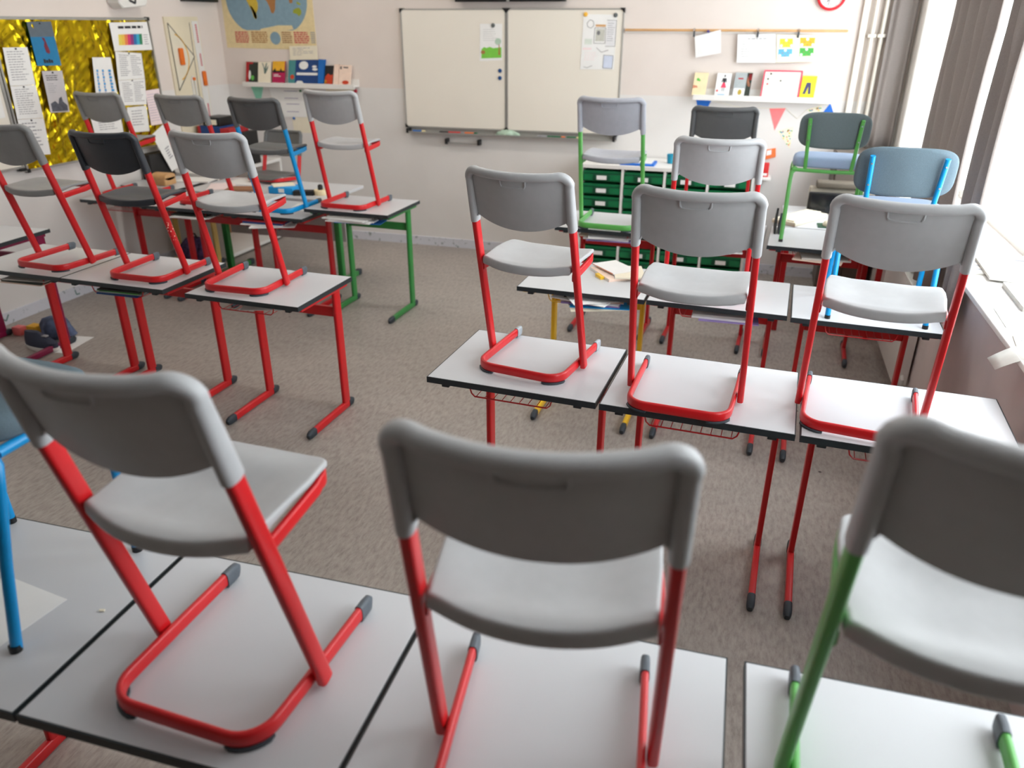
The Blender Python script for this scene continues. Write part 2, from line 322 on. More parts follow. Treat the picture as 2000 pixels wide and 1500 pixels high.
# ------------------------------------------------------------------ skid chair prototype
CG = 'school chairs standing on the desks'
def post_xy(z): return .195-.0086*(z-.028)/.5455, -.1437*(z-.028)/.5455
def chair_proto():
    root = empty('school_chair')
    fr = .0245
    p = [(-.177, .19, fr), (-.1755, .05, fr), (-.173, -.09, fr)]+[(x, y, fr) for x, y in arc(-.106, -.121, .066, pi, 1.5*pi, 8)]+[(0, -.187, fr)]
    p = p+[(-x, y, z) for x, y, z in p[-2::-1]]
    sk = MB().sweep(p, .016, .034, n=16, e=3.2).build('skid', red, root)
    for s in (-1, 1):
        c = MB().sweep([(s*.1764, .18, fr-.002), (s*.1767, .205, fr-.002), (s*.177, .222, fr-.003), (s*.177, .230, fr-.005)], [.02, .02, .019, .012], [.043, .043, .04, .026], n=16, e=3.2).build('foot_cap', capm, sk)
        gp = [(s*x, y, .0045) for x, y in arc(-.106, -.121, .0665, 1.08*pi, 1.52*pi, 8)]
        MB().sweep([(-x if s > 0 else x, y, z) if s < 0 else (x*-1*-1, y, z) for x, y, z in gp], [.012]+[.022]*7+[.012], .009, n=12, e=3).build('glide', capd, sk)
        pts = []
        for z in (.012, .03, .1, .25, .42, .55, .62):
            x, y = post_xy(z); pts.append((s*x, y, z))
        MB().sweep(pts, .0225, .036, up=(0, 1, 0), n=20, e=3.4).build('post', red, root)
    x0, y0 = post_xy(.398)
    p = [(-.181, -.105, .392), (-.176, 0, .400), (-.170, .09, .405)]+[(x, y, .408) for x, y in arc(-.116, .106, .051, pi, pi/2, 7)]+[(0, .158, .408)]
    p = p+[(-x, y, z) for x, y, z in p[-2::-1]]
    MB().sweep(p, .013, .029, n=18, e=5).build('seat_frame', red, root)
    # seat shell
    out = []
    def hw(y): return .172+.006*sin(pi*min(1, max(0, (y+.12)/.3)))
    N = 16
    for i in range(N+1): out.append((-.172+.344*i/N, -.120-.040*(1-((i-N/2)/(N/2))**2)))
    out += [(hw(-.08), -.08), (hw(0), 0.), (hw(.07), .07)]
    out += [(x, y) for x, y in arc(.110, .113, .062, 0, pi/2, 7)]+[(.05, .1785), (0, .180), (-.05, .1785)]+[(x, y) for x, y in arc(-.110, .113, .062, pi/2, pi, 7)]
    out += [(-hw(.07), .07), (-hw(0), 0.), (-hw(-.08), -.08)]
    def ztop(x, y):
        d = .4365-.017*math.exp(-(x/.125)**4)*math.exp(-((y+.035)/.095)**4)
        d += .006*max(0, min(1, (abs(x)-.10)/.07))*max(0, min(1, (y+.1)/.1))
        d -= .020*max(0, (y-.10)/.08)**2
        return d-.010*max(0, (-.125-y)/.035)
    def thick(y): t = max(0, min(1, (-.03-y)/.09)); t = t*t*(3-2*t); return .014+.019*t
    cx, cy = 0, 0; loops = []
    sc = lambda k, e=0: [(cx+(x-cx)*k, cy+(y-cy)*k) for x, y in out]
    for k, off in ((.3, 1.), (.93, 1.), (.975, .99), (.992, .9), (1., .75), (1., .55), (1., .35), (.996, .2), (.988, .08), (.976, .02), (.96, 0), (.94, 0), (.88, 0), (.78, 0), (.65, 0), (.5, 0), (.35, 0), (.2, 0), (.06, 0)):
        loops.append([(x, y, ztop(x, y)-off*thick(y*1.0)) for x, y in sc(k)])
    MB().loft(loops).build('seat', pgrey, root, smooth=60)
    # backrest: rolled rim plus a recessed curved panel
    SAG = .052
    def surf(x, z):
        px, py = post_xy(z); t = min(1, abs(x)/.186)
        y = py-SAG*(1-t*t)*min(1, max(.55, (z-.35)/.35))
        if z > .70: y += 0
        return y
    zc = .7585
    path = []
    for z in (.572, .60, .65, .69, .72):
        px, py = post_xy(z); path.append((-px, py, z))
    r = .033; px, py = post_xy(zc); ax = px+.0035
    for k in range(1, 8):
        a = pi-pi/2*k/7; x = -ax+r+r*cos(a); z = zc-r+r*sin(a); path.append((x, surf(x, z), z))
    for k in range(1, 9):
        x = -ax+r+(ax-r)*k/8; path.append((x, surf(x, zc), zc-.006*(1-(x/ax)**2)))
    path = path+[(-x, y, z) for x, y, z in path[-2::-1]]
    npt = len(path); hh = [.045, .044, .042, .039, .037]+[.034]*(npt-10)+[.037, .039, .042, .044, .045]
    mb = MB().sweep(path, [.030]*5+[.029]*(npt-10)+[.030]*5, hh, up=(0, 1, 0), n=20, e=2.3)
    nx, nz = 24, 10; front, back = [], []
    def zlow(x):
        t = abs(x)/.176; base_ = .555+.046*t**2.1
        return base_-.012*max(0, (t-.9)/.1)*0
    for i in range(nx+1):
        x = -.176+.352*i/nx; zl = zlow(x); fl, bl_ = [], []
        for j in range(nz+1):
            z = zl+(.752-zl)*j/nz; y = surf(x, z)
            fl.append((x, y+.010, z)); bl_.append((x, y+.001, z))
        front.append(fl); back.append(bl_)
    loops = []
    for i in range(nx+1):
        loops.append(back[i]+front[i][::-1])
    mb.loft(loops)
    bk = mb.build('backrest', pgrey, root, smooth=50)
    g = []
    for x, z in ((-.047, .738), (-.0455, .722), (-.040, .715), (-.02, .713), (.02, .713), (.040, .715), (.0455, .722), (.047, .738)):
        g.append((x, surf(x, z)+.0005, z))
    MB().tube(g, .0034, 6).build('grip_rib', pgrey, bk)
    for s in (-1, 1):
        px, py = post_xy(.58)
        MB().sweep([(s*(px-.014), py-.004, .592), (s*(px-.0205), py-.005, .600), (s*(px-.024), py-.008, .612)], [.008, .008, .004], [.022, .016, .01], up=(0, 1, 0), n=10).build('mounting_tab', pgrey, bk)
    return root
PROTO = chair_proto(); first = [True]
def chair(x, y, a, z, frame, shell, label, s=1., cap=None, group=CG):
    o = PROTO if first[0] else copy_tree(PROTO)
    first[0] = False
    o.location = (x, y, z); o.rotation_euler = (0, 0, a); o.scale = s if isinstance(s, tuple) else (s, s, s)
    for c in walk(o):
        n = c.name.split('.')[0]
        if n in ('skid', 'post', 'seat_frame'): paint(c, frame)
        elif n in ('seat', 'backrest', 'grip_rib', 'mounting_tab'): paint(c, shell)
        elif n == 'foot_cap': paint(c, cap or capm)
    return tag(o, label, 'chair', group)
zN, zR, zL, zB, zG, zQ, zS, zT = .8104, .8102, .779, .768, .8267, .80, .805, .775
chair(-.8874, .985, -.0277, zN, red, pgrey, 'nearest light grey chair on the left, turned sideways with its whole red skid in view')
chair(-.2295, .9658, .1213, zN, red, pgrey, 'nearest red framed light grey chair in the centre, small dark mark on its backrest')
chair(.385, 1.03, -.035, zN, lgreen, pgrey, 'light grey chair with green frame cut off by the lower right picture edge', (1.03, 1.03, 1.07))
chair(-.718, 2.6921, -.1489, zR, red, pgrey, 'light grey red framed chair on the left desk of the middle right row', cap=capl)
chair(-.1311, 2.55, -.0597, zR, red, pgrey, 'light grey red framed chair on the centre desk of the middle right row')
chair(.4522, 2.5693, -.1241, zR, red, pgrey, 'light grey red framed chair on the right desk of the middle row, near the sill')
chair(-.1563, 3.8156, .0359, zQ, red, pgrey, 'light grey red framed chair one row behind, overlapping the dark grey chair')
kk = chair(-.2043, 5.2199, .0344, zS, red, dgrey, 'dark grey backed red framed chair in front of the green drawer cabinet')
chair(-.8563, 5.0717, -.0411, zS, lgreen, mgrey2, 'grey chair with green skid frame standing below the whiteboard end', 1.062)
chair(-2.4322, 3.3031, .0271, zL, red, pgrey, 'light grey red framed chair on the free right end of the left row', 1.023)
gch = chair(-3.07, 3.343, .007, zB, red, char, 'charcoal black chair with red frame and chipped paint on one post')
chair(-3.66, 3.31, -.044, zB+.02, red, mgrey, 'mid grey red framed chair cut off by the left picture edge')
chair(-2.7284, 5.0038, -.0357, zG, red, pgrey, 'red framed chair alone on the green legged desk by the front wall', 1.028)
chair(-3.2112, 4.8311, -.013, zT+.03, blue, dgrey, 'dark grey chair with blue skid frame among the left desks')
chair(-4.6045, 4.9491, .026, zT+.02, red, mgrey, 'mid grey red framed chair in front of the gold foil board')
chair(-3.8482, 4.8907, -.0166, zT+.026, red, mgrey, 'mid grey red framed chair in front of the drawing instrument panel')
chair(-3.95, 5.86, pi-.12, .408, red, dgrey, 'dark grey red framed chair hung on the teacher desk, facing the camera')
for c in walk(gch):
    if c.name.startswith('post') and c.location.x > 0: paint(c, chip)
for c in walk(bpy.data.objects['school_chair.001']):      # dark smudge on the centre chair
    if c.name.startswith('backrest'):
        MB().rbox(.018, -.212, .716, .026, -.2075, .722, .002).build('smudge', mat('smudge', (100, 98, 96), .8, .2, 90), None).name
        sm = [o for o in C.objects if o.name.startswith('smudge')][0]; sm.parent = c; sm.location = (.03, -.018, .062)

# ------------------------------------------------------------------ four legged upholstered chair
def chair4(x, y, a, z, frame, back, seat, label, w=1.):
    root = empty('upholstered_chair'); hw = .203*w
    for s in (-1, 1):
        MB().sweep([(s*hw, -.085, .004), (s*hw, -.05, .19), (s*hw, -.012, .36), (s*(hw-.003), 0, .405), (s*(hw-.03), .012, .43)], .024, .024, up=(0, 1, 0), n=12, e=2).build('leg', frame, root)
        MB().sweep([(s*hw, .272, .004), (s*hw, .267, .25), (s*hw, .262, .40), (s*(hw-.003), .248, .425), (s*(hw-.008), .19, .43), (s*(hw-.01), .012, .425)], .024, .024, up=(1, 0, 0), n=12, e=2).build('leg', frame, root)
        for yy in (-.087, .272): MB().tube([(s*hw, yy, 0), (s*hw, yy, .016)], .0128, 12).build('foot_plug', black, root)
        bt = MB().sweep([(s*.128, .004, .425), (s*.132, -.012, .50), (s*.138, -.045, .64), (s*.142, -.063, .722)], .022, .022, up=(0, 1, 0), n=12, e=2).build('back_tube', frame, root)
        for zz, yy in ((.60, -.0365), (.69, -.057)):
            mb = MB().tube([(s*(.1375+(zz-.6)*.04), yy-.0135, zz), (s*(.1375+(zz-.6)*.04), yy-.004, zz)], .004, 10); mb.build('screw', steel, bt)
    MB().sweep([(-hw+.005, .0, .422), (0, .002, .418), (hw-.005, .0, .422)], .022, .022, n=12, e=2).build('rear_bar', frame, root)
    out = [(.205*abs(cos(t))**.45*(1 if cos(t) > 0 else -1), .15+.155*abs(sin(t))**.45*(1 if sin(t) > 0 else -1)) for t in [2*pi*i/48 for i in range(48)]]
    prof = ((.9, .436), (.97, .438), (1, .446), (1, .470), (.97, .486), (.9, .494), (.7, .497), (.4, .496), (.05, .495))
    MB().loft([[(xx*k, .15+(yy-.15)*k, zz) for xx, yy in out] for k, zz in prof]).build('seat', seat, root, smooth=60)
    oz = [(.196*abs(cos(t))**.5*(1 if cos(t) > 0 else -1), .104*abs(sin(t))**.5*(1 if sin(t) > 0 else -1)) for t in [2*pi*i/56 for i in range(56)]]
    loops = []
    for k, d in ((.03, 0), (.5, 0), (.85, 0), (.96, .002), (1, .010), (1, .022), (.97, .031), (.9, .036), (.5, .036), (.03, .036)):
        loops.append([(xx*k, -.058+d+.03-.035*(1-(xx*k/.196)**2)-.20*(zz*k)+.016, .655+zz*k) for xx, zz in oz])
    MB().loft(loops).build('backrest', back, root, smooth=60)
    root.location = (x, y, z); root.rotation_euler = (0, 0, a)
    return tag(root, label, 'chair', 'upholstered four legged chairs on desks')
chair4(.432, 5.015, -.05, zS, lgreen, fabricd, fabricl, 'upholstered chair with green tube legs and pale blue seat')
chair4(.622, 3.665, -.03, zQ, blue, fabric, fabricl, 'upholstered blue grey chair with blue tube legs near the window')
chair4(-1.565, .955, 0, zN, blue, fabric, fabric, 'blue legged upholstered chair mostly beyond the left picture edge')

# ------------------------------------------------------------------ desks
DG = 'single pupil desks'
def desk(x, y, a, T, m, label, W=.656, D=.526, li=.075, ri=.075, capmat=None, foot_y=(.06, .543), py=.468, basket=True, top=None):
    root = empty('school_desk')
    tt = MB().box(.0035, .0035, T-.021, W-.0035, D-.0035, T).build('tabletop', top or lam, root, smooth=0, bevel=.0012)
    eb = MB()
    for b_ in ((0, 0, W, .0034), (0, D-.0034, W, D), (0, .0034, .0034, D-.0034), (W-.0034, .0034, W, D-.0034)): eb.box(b_[0], b_[1], T-.024, b_[2], b_[3], T-.0006)
    eb.build('edge_band', edge, tt, smooth=0)
    fr, k = MB(), 0
    for lx in (li, W-ri):
        MB().sweep([(lx, py, .03), (lx, py, T*.5), (lx, py, T-.05), (lx, py-.004, T-.03)], .024, .062, up=(0, 1, 0), n=20, e=4.5).build('leg', m, root)
        s0, s1 = foot_y
        ft = MB().sweep([(lx, s0+.05, .0235), (lx, .3, .0255), (lx, s1-.05, .0235)], .027, .042, n=16, e=4).build('foot', m, root)
        MB().sweep([(lx, s0, .018), (lx, s0+.010, .021), (lx, s0+.025, .0235), (lx, s0+.066, .0235)], [.02, .028, .031, .031], [.026, .038, .046, .046], n=16, e=3).build('foot_cap', capmat or capd, ft)
        MB().sweep([(lx, s1, .018), (lx, s1-.008, .021), (lx, s1-.02, .0235), (lx, s1-.06, .0235)], [.02, .028, .031, .031], [.026, .038, .046, .046], n=16, e=3).build('foot_cap', capmat or capd, ft)
        bx = .028 if lx < W/2 else W-.028
        MB().rbox(min(bx, lx)-.014, .05, T-.044, max(bx, lx)+.014, D-.03, T-.0245, .004).build('side_beam', m, root)
        MB().rbox((.055 if lx < W/2 else W-.085), .012, T-.040, (.085 if lx < W/2 else W-.055), .05, T-.0245, .003).build('coupling_block', edge, root)
    MB().rbox(li, py-.012, T-.218, W-ri, py+.012, T-.162, .004).build('crossbar', m, root)
    if basket:
        mb = MB(); x0, x1, y0, y1, zt, zb = .15, W-.17, .05, .36, T-.026, T-.078
        rim = [(x0, y0, zt), (x0+.012, y0, zb+.012), (x0+.025, y0, zb), (x1-.025, y0, zb), (x1-.012, y0, zb+.012), (x1, y0, zt)]
        mb.tube(rim, .0028, 6)
        for i in range(9):
            xx = x0+.03+(x1-x0-.06)*i/8; mb.tube([(xx, y0, zb), (xx, y1-.02, zb), (xx, y1, zb+.02), (xx, y1, zt)], .0016, 5)
        for yy in (.16, .26): mb.tube([(x0, yy, zt), (x0+.012, yy, zb+.014), (x0+.025, yy, zb+.002), (x1-.025, yy, zb+.002), (x1-.012, yy, zb+.014), (x1, yy, zt)], .0022, 6)
        mb.build('wire_basket', m, root)
    root.location = (x, y, 0); root.rotation_euler = (0, 0, a)
    return tag(root, label, 'desk', DG)
a = .0245; NX, NY = -1.2354, 1.2625
def rowpos(x0, y0, a, u, v): return x0+u*cos(a)-v*sin(a), y0+u*sin(a)+v*cos(a)
D = .526
for u, mm, lb in ((-.664, red, 'nearest desk on the far left, a sheet of paper lying on it'), (0, red, 'nearest desk carrying the sideways left chair'), (.662, red, 'nearest desk carrying the centre chair'), (1.352, green, 'nearest desk at the lower right under the green framed chair')):
    px, py = rowpos(NX, NY, a, u, -D); desk(px, py, a, zN, mm, lb)
a = -.048
for u, lb, ri in ((0, 'desk at the left end of the middle right row with empty side towards the aisle', .075), (.668, 'centre desk of the middle right row', .045), (1.338, 'right desk of the middle row, its end close to the window sill', .075)):
    px, py = rowpos(-1.0511, 2.9468, a, u, -D); desk(px, py, a, zR, red, lb, ri=ri)
desk(-1.077, 3.608, -.03, zQ, yellow, 'yellow legged desk with open books on top and a crammed basket')
desk(-.412, 3.592, -.05, zQ, red, 'red legged desk between the yellow legged desk and the window desk')
desk(.258, 3.545, -.04, zQ, red, 'red legged desk carrying the blue legged upholstered chair', W=.64)
fy = (.20, .66)
desk(-1.2, 4.89, -.05, zS, red2, 'desk carrying the green skid chair before the drawer cabinet', foot_y=(.17, .6))
desk(-.535, 4.855, -.05, zS, red2, 'desk carrying the dark grey chair before the drawer cabinet', foot_y=(.17, .6))
desk(.145, 4.82, -.05, zS, red2, 'desk carrying the green legged upholstered chair near the window', foot_y=(.17, .6))
a = -.0224
px, py = rowpos(-2.0045, 3.035, a, -.66, 0); desk(px, py, a, zL, red, 'desk at the aisle end of the left row, its red frame clearly seen', W=.66)
desk(-3.50, 3.095, -.01, zB, red, 'left row desk under the charcoal chair with a filled basket', W=.668, li=.03)
desk(-4.172, 3.105, -.01, zB, red, 'left row desk under the mid grey chair by the left picture edge', W=.666, li=.03, ri=.1)
desk(-4.97, 3.30, .03, .80, magenta, 'magenta framed desk at the left picture edge', W=.66, ri=.04)
desk(-3.005, 4.772, -.0252, zG, green, 'green legged desk below the whiteboard, stuffed with loose papers', W=.66)
desk(-3.648, 4.72, -.02, zT-.01, red2, 'red legged desk under the blue skid chair, papers sticking out')
desk(-4.312, 4.715, -.02, zT, red2, 'red legged desk in front of the drawing instrument panel')
desk(-4.965, 4.745, -.02, zT, red2, 'red legged desk in front of the gold foil board')
desk(-5.10, 5.33, -.02, .77, wyel, 'cream yellow legged desk behind with the small wooden box', W=.57)
# teacher's desk with a modesty panel
t = empty('teacher_desk')
MB().box(0, 0, .756, 1.3, .64, .78).build('tabletop', lam, t, smooth=0, bevel=.003)
MB().box(.06, .45, .33, 1.2, .465, .70).build('modesty_panel', mat('grey panel', (186, 180, 178), .6, .05, 8), t, smooth=0)
for x in (.10, 1.2):
    MB().rbox(x-.025, .30, .03, x+.025, .35, .756, .006).build('leg', green, t)
    f = MB().rbox(x-.02, .04, .002, x+.02, .60, .045, .006).build('foot', green, t); MB().rbox(x-.024, .58, 0, x+.024, .64, .05, .01).build('foot_cap', capd, f)
t.location = (-4.42, 5.27, 0); tag(t, 'long teacher desk with green legs and grey front panel behind the left desks', 'desk')

# ------------------------------------------------------------------ left wall: gold foil board
bd = empty('pinboard', (XL, 5.2, 1.0)); tag(bd, 'large folding board covered in crinkled gold foil on the left wall', 'board')
MB().box(XL+.001, 4.462, 1.02, XL+.012, 6.0, 2.05).build('backing_board', white, bd, smooth=0)
mb = MB(); ny, nz = 220, 90; vs, fs = [], []
rnd = random.Random(3)
folds = [(rnd.uniform(4.45, 6.0), rnd.uniform(.006, .03), rnd.uniform(.003, .009)*rnd.choice((1, -1, 1)), rnd.uniform(-.5, .5)) for _ in range(44)]
for i in range(ny+1):
    for j in range(nz+1):
        y = 4.478+1.512*i/ny; z = 1.035+1.0*j/nz; d = .016
        for fy, w, am, sl in folds: d += am*math.exp(-((y-fy-sl*(z-1.5))/w)**2)*(.6+.4*sin(9*z+fy*20))
        d += .004*sin(31*z+17*y)*sin(23*y-9*z)+.002*sin(77*z-50*y)
        vs.append((XL+max(.013, d), y, z))
for i in range(ny):
    for j in range(nz): k = i*(nz+1)+j; fs.append((k, k+nz+1, k+nz+2, k+1))
mb.add(vs, fs); fo = mb.build('gold_foil', foil, bd, smooth=25)
fr = frame_ring(MB(), 4.455, 1.02, 6.008, 2.055, .016, LP, .0, .032); fr.build('frame', alu, bd, smooth=0)
for y in (4.47, 6.0):
    for z in (1.028, 2.047): MB().rbox(XL+.001, y-.014, z-.014, XL+.038, y+.014, z+.014, .005).build('frame_corner', black, bd)
lb2 = empty('whiteboard_wing', (XL, 3.9, 1.05)); tag(lb2, 'white board wing left of the gold foil, at the left picture edge', 'board')
MB().box(XL+.001, 3.2, 1.06, XL+.02, 4.43, 2.05).build('panel', wbm, lb2, smooth=0)
frame_ring(MB(), 3.19, 1.05, 4.446, 2.06, .018, LP, 0, .03).build('frame', alu, lb2, smooth=0)
MB().rbox(XL+.005, 4.39, 1.035, XL+.05, 4.445, 1.055, .006).build('latch', black, lb2)
LWQ = {
 'sheet_a':[(4.511,1.857),(4.713,1.856),(4.705,1.606),(4.493,1.609)], 'sheet_b':[(4.493,1.607),(4.705,1.604),(4.705,1.375),(4.481,1.387)],
 'sheet_c':[(4.481,1.385),(4.705,1.373),(4.689,1.116),(4.474,1.132)], 'diver':[(4.758,2.02),(4.972,2.023),(4.978,1.724),(4.762,1.73)],
 'grey':[(4.788,1.692),(4.972,1.687),(4.955,1.395),(4.779,1.404)], 'spectrum':[(5.544,2.017),(5.976,2.024),(5.983,1.806),(5.543,1.806)],
 'cyan':[(5.293,1.768),(5.485,1.762),(5.479,1.435),(5.246,1.453)], 'table_a':[(5.548,1.804),(5.839,1.782),(5.826,1.585),(5.518,1.586)],
 'table_b':[(5.518,1.584),(5.826,1.583),(5.792,1.376),(5.501,1.393)], 'low_r':[(5.554,1.372),(5.783,1.368),(5.765,1.159),(5.526,1.174)],
 'low_l':[(5.144,1.343),(5.466,1.341),(5.461,1.174),(5.155,1.191)], 'pink':[(5.805,1.487),(5.978,1.492),(5.969,1.201),(5.799,1.202)],
 'left':[(4.20,1.82),(4.41,1.808),(4.40,1.408),(4.20,1.394)]}
PG = 'papers pinned on the gold foil'
DD = .034
def lp(k, m, label, cat='paper', d=DD, name='paper_sheet'): return sheet(name, LWQ[k], LP, d, m, .0012, label, cat, PG)
def pin(o, q, P, d, u=.5, v=.04, m=None): disc(MB(), bil(q, u, v), P, d, d+.006, .006, 10).build('pin', m or inkd, o)
for k, lb, n in (('sheet_a', 'topmost of three white text sheets hung in a column on the gold foil', 12), ('sheet_b', 'middle of three white text sheets hung in a column on the gold foil', 12), ('sheet_c', 'lowest of three white text sheets hung in a column on the gold foil', 8)):
    o, d = lp(k, paper, lb); text_lines(LWQ[k], LP, d, .12, .10, .85, .9, n, o, ink, .3); pin(o, LWQ[k], LP, d)
o, d = lp('diver', K('poster blue'), 'blue poster with a red diver figure on the gold foil', 'poster', name='poster')
q = LWQ['diver']; mb = MB(); patch(mb, q, LP, d, 0, 0, 1, .34); mb.build('sky_print', K('poster grey'), o, smooth=0)
mb = MB(); polyq(mb, q, LP, d+.001, [(.44, .36), (.55, .36), (.60, .5), (.66, .68), (.60, .73), (.5, .70), (.46, .55), (.52, .46)]); mb.build('figure_print', mat('maroon', (120, 40, 56), .7, .2, 60), o, smooth=0)
mb = MB(); [patch(mb, q, LP, d+.001, .3+.1*i, .85+.02*(i % 2), .38+.1*i, .94) for i in range(4)]; mb.build('title_print', inkd, o, smooth=0); pin(o, q, LP, d)
o, d = lp('grey', mat('grey print', (196, 192, 194), .8, .05, 9), 'grey white poster with a dark photo at its foot below the blue poster', 'poster', name='poster')
q = LWQ['grey']; text_lines(q, LP, d, .14, .10, .8, .25, 3, o, inkd, .4); text_lines(q, LP, d, .14, .30, .6, .55, 5, o, ink, .25)
mb = MB(); polyq(mb, q, LP, d, [(.1, .78), (.35, .72), (.5, .8), (.58, .66), (.72, .62), (.75, .74), (.95, .84), (.93, .97), (.1, .98)]); mb.build('photo_print', mat('dark print', (84, 86, 96), .8, .25, 40), o, smooth=0); pin(o, q, LP, d)
o, d = lp('spectrum', paper, 'white sheet with a rainbow colour bar at the top right of the foil board')
q = LWQ['spectrum']; text_lines(q, LP, d, .2, .13, .85, .23, 1, o, inkd, .9, .05)
cols = [(228, 208, 90), (232, 190, 80), (228, 130, 80), (214, 60, 110), (140, 60, 120), (50, 110, 170), (60, 170, 200), (50, 130, 90)]
for i, c_ in enumerate(cols):
    mb = MB(); a0, a1 = .14+.62*i/8, .14+.62*(i+1)/8; polyq(mb, q, LP, d, [(a0+.03, .42), (a1+.03, .42), (a1, .80), (a0, .80)]); mb.build('colour_band', mat('spectrum %d' % i, c_, .8, .05, 40), o, smooth=0)
text_lines(q, LP, d, .82, .45, .95, .85, 5, o, ink, .3)
o, d = lp('cyan', paper, 'white sheet with three columns of cyan lettering on the foil')
q = LWQ['cyan']; mb = MB(); mb2 = MB()
for cI, u in enumerate((.14, .42, .74)):
    for i in range(9): patch(mb, q, LP, d, u, .28+.075*i, u+.09+.05*(cI == 2)-.03*(i % 2), .335+.075*i); patch(mb2, q, LP, d, u+.02, .337+.075*i, u+.07, .347+.075*i)
mb.build('lettering', K('cyan print'), o, smooth=0); mb2.build('lettering', inkr, o, smooth=0)
for k, lb in (('table_a', 'upper white timetable sheet under the rainbow bar sheet'), ('table_b', 'lower white timetable sheet directly under the upper timetable')):
    o, d = lp(k, paper, lb); text_lines(LWQ[k], LP, d, .12, .1, .5, .9, 11, o, ink, .35); text_lines(LWQ[k], LP, d, .55, .1, .95, .9, 11, o, ink, .35, .5); pin(o, LWQ[k], LP, d)
for k, lb in (('low_r', 'white sheet at the foot of the foil board, right of the chair back'), ('low_l', 'white sheet at the foot of the foil board, seen below the chair backrest')):
    o, d = lp(k, paper, lb); text_lines(LWQ[k], LP, d, .2, .15, .8, .8, 6, o, ink, .3)
o, d = lp('pink', paperp, 'pink ruled sheet at the right edge of the foil board'); q = LWQ['pink']
mb = MB(); [patch(mb, q, LP, d, .05, .12+.075*i, .95, .128+.075*i) for i in range(11)]; mb.build('ruled_lines', inkp, o, smooth=0)
o, d = sheet('paper_sheet', LWQ['left'], LP, .022, paper, .0012, 'white sheet on the white wing at the left picture edge', 'paper'); text_lines(LWQ['left'], LP, d, .1, .1, .9, .9, 14, o, ink, .3)
q = [(5.648, 1.143), (5.808, 1.214), (5.937, 0.851), (5.816, 0.811)]
o, d = sheet('paper_sheet', q, LP, .15, paper, .0015, 'white drawing sheet standing tilted beside the black bag on the shelf', 'drawing')
text_lines(q, LP, d, .35, .45, .75, .75, 5, o, ink, .5)
o = empty('wall_box', (XL, 5.75, 2.12)); tag(o, 'white rounded box on the left wall above the foil board, cut by the picture top', 'box')
mb = MB(); mb.prism([(5.60, 2.45), (5.60, 2.16), (5.64, 2.12), (5.90, 2.14), (5.93, 2.17), (5.93, 2.45)], lambda a, b_: LP(a, b_, .001), lambda a, b_: LP(a, b_, .12)); mb.build('housing', whitem, o, bevel=.01)
mb = MB(); stroke(mb, [(5.70, 2.30), (5.72, 2.18), (5.78, 2.16), (5.79, 2.2)], lambda y, z, d: LP(y, z, d+.12), .018, .002); mb.build('black_mark', inkd, o, smooth=0)
tag(MB().rbox(XL+.001, 6.486, 2.193, XL+.06, 6.965, 2.32, .006).build('wall_shelf', black), 'black bar on the left wall at the top edge, next to the corner', 'shelf')
# drawing instrument panel
q = [(6.215, 2.065), (6.673, 2.069), (6.67, 1.0), (6.212, 1.0)]
o = plate(q, LP, .0002, .016).build('instrument_panel', mat('cream board', (222, 212, 186), .6, .04, 5), smooth=0); tag(o, 'cream panel for big drawing instruments on the left wall by the corner', 'panel')
stroke(mb := MB(), [(6.545, 2.02), (6.52, 1.12)], lambda y, z, d: LP(y, z, d+.016), .006); mb.build('dark_line', inkd, o, smooth=0)
ss = empty('set_square', (XL+.017, 6.38, 1.456)); tag(ss, 'large triangular set square with orange handle on the cream panel', 'set square')
A, B_, C_ = (6.247, 2.015), (6.540, 1.735), (6.258, 1.456)
plate([A, B_, C_], LP, .0165, .0205).build('plate', mat('clear acrylic', (226, 220, 200), .2, .03, 9), ss, smooth=0)
mb = MB(); [stroke(mb, s_, lambda y, z, d: LP(y, z, d+.0206), .007) for s_ in ([A, B_], [B_, C_], [C_, A])]; mb.build('edge_scale', inkd, ss, smooth=0)
mb = MB(); stroke(mb, [(6.255+.20*cos(t), 1.735+.20*sin(t)) for t in [-1.25+2.5*i/16 for i in range(17)]], lambda y, z, d: LP(y, z, d+.0206), .013); mb.build('protractor_arc', mat('pale orange', (226, 180, 90), .6, .05, 30), ss, smooth=0)
MB().rbox(XL+.021, 6.32, 1.668, XL+.045, 6.375, 1.81, .01).build('handle', K('handle orange'), ss)
rl = empty('board_ruler', (XL+.017, 6.6, 1.02)); tag(rl, 'long white board ruler with red lettering and orange handle', 'ruler')
plate([(6.572, 2.032), (6.655, 2.033), (6.655, 1.02), (6.572, 1.02)], LP, .0165, .0235).build('blade', whitem, rl, smooth=0)
mb = MB()
for z0, z1 in ((1.85, 2.01), (1.65, 1.76), (1.2, 1.32)):
    for i in range(9): z = z0+(z1-z0)*i/9; plate([(6.61, z), (6.632, z), (6.632, z+(z1-z0)/13), (6.61, z+(z1-z0)/13)], LP, .0236, .0242, mb)
mb.build('lettering', inkr, rl, smooth=0); MB().rbox(XL+.0236, 6.598, 1.475, XL+.05, 6.64, 1.605, .01).build('handle', K('handle orange'), rl)
cp = empty('board_compass', (XL+.017, 6.48, 1.1)); tag(cp, 'white board compass with an orange knob beside the ruler', 'compass')
mb = MB(); plate([(6.435, 1.53), (6.45, 1.53), (6.45, 1.12), (6.44, 1.10)], LP, .0165, .03, mb); plate([(6.475, 1.53), (6.49, 1.53), (6.49, 1.12), (6.475, 1.12)], LP, .0165, .03, mb); plate([(6.435, 1.53), (6.49, 1.53), (6.47, 1.57), (6.455, 1.57)], LP, .0165, .03, mb); mb.build('legs', whitem, cp, smooth=0)
disc(MB(), (6.463, 1.545), LP, .0305, .045, .014).build('knob', K('handle orange'), cp)
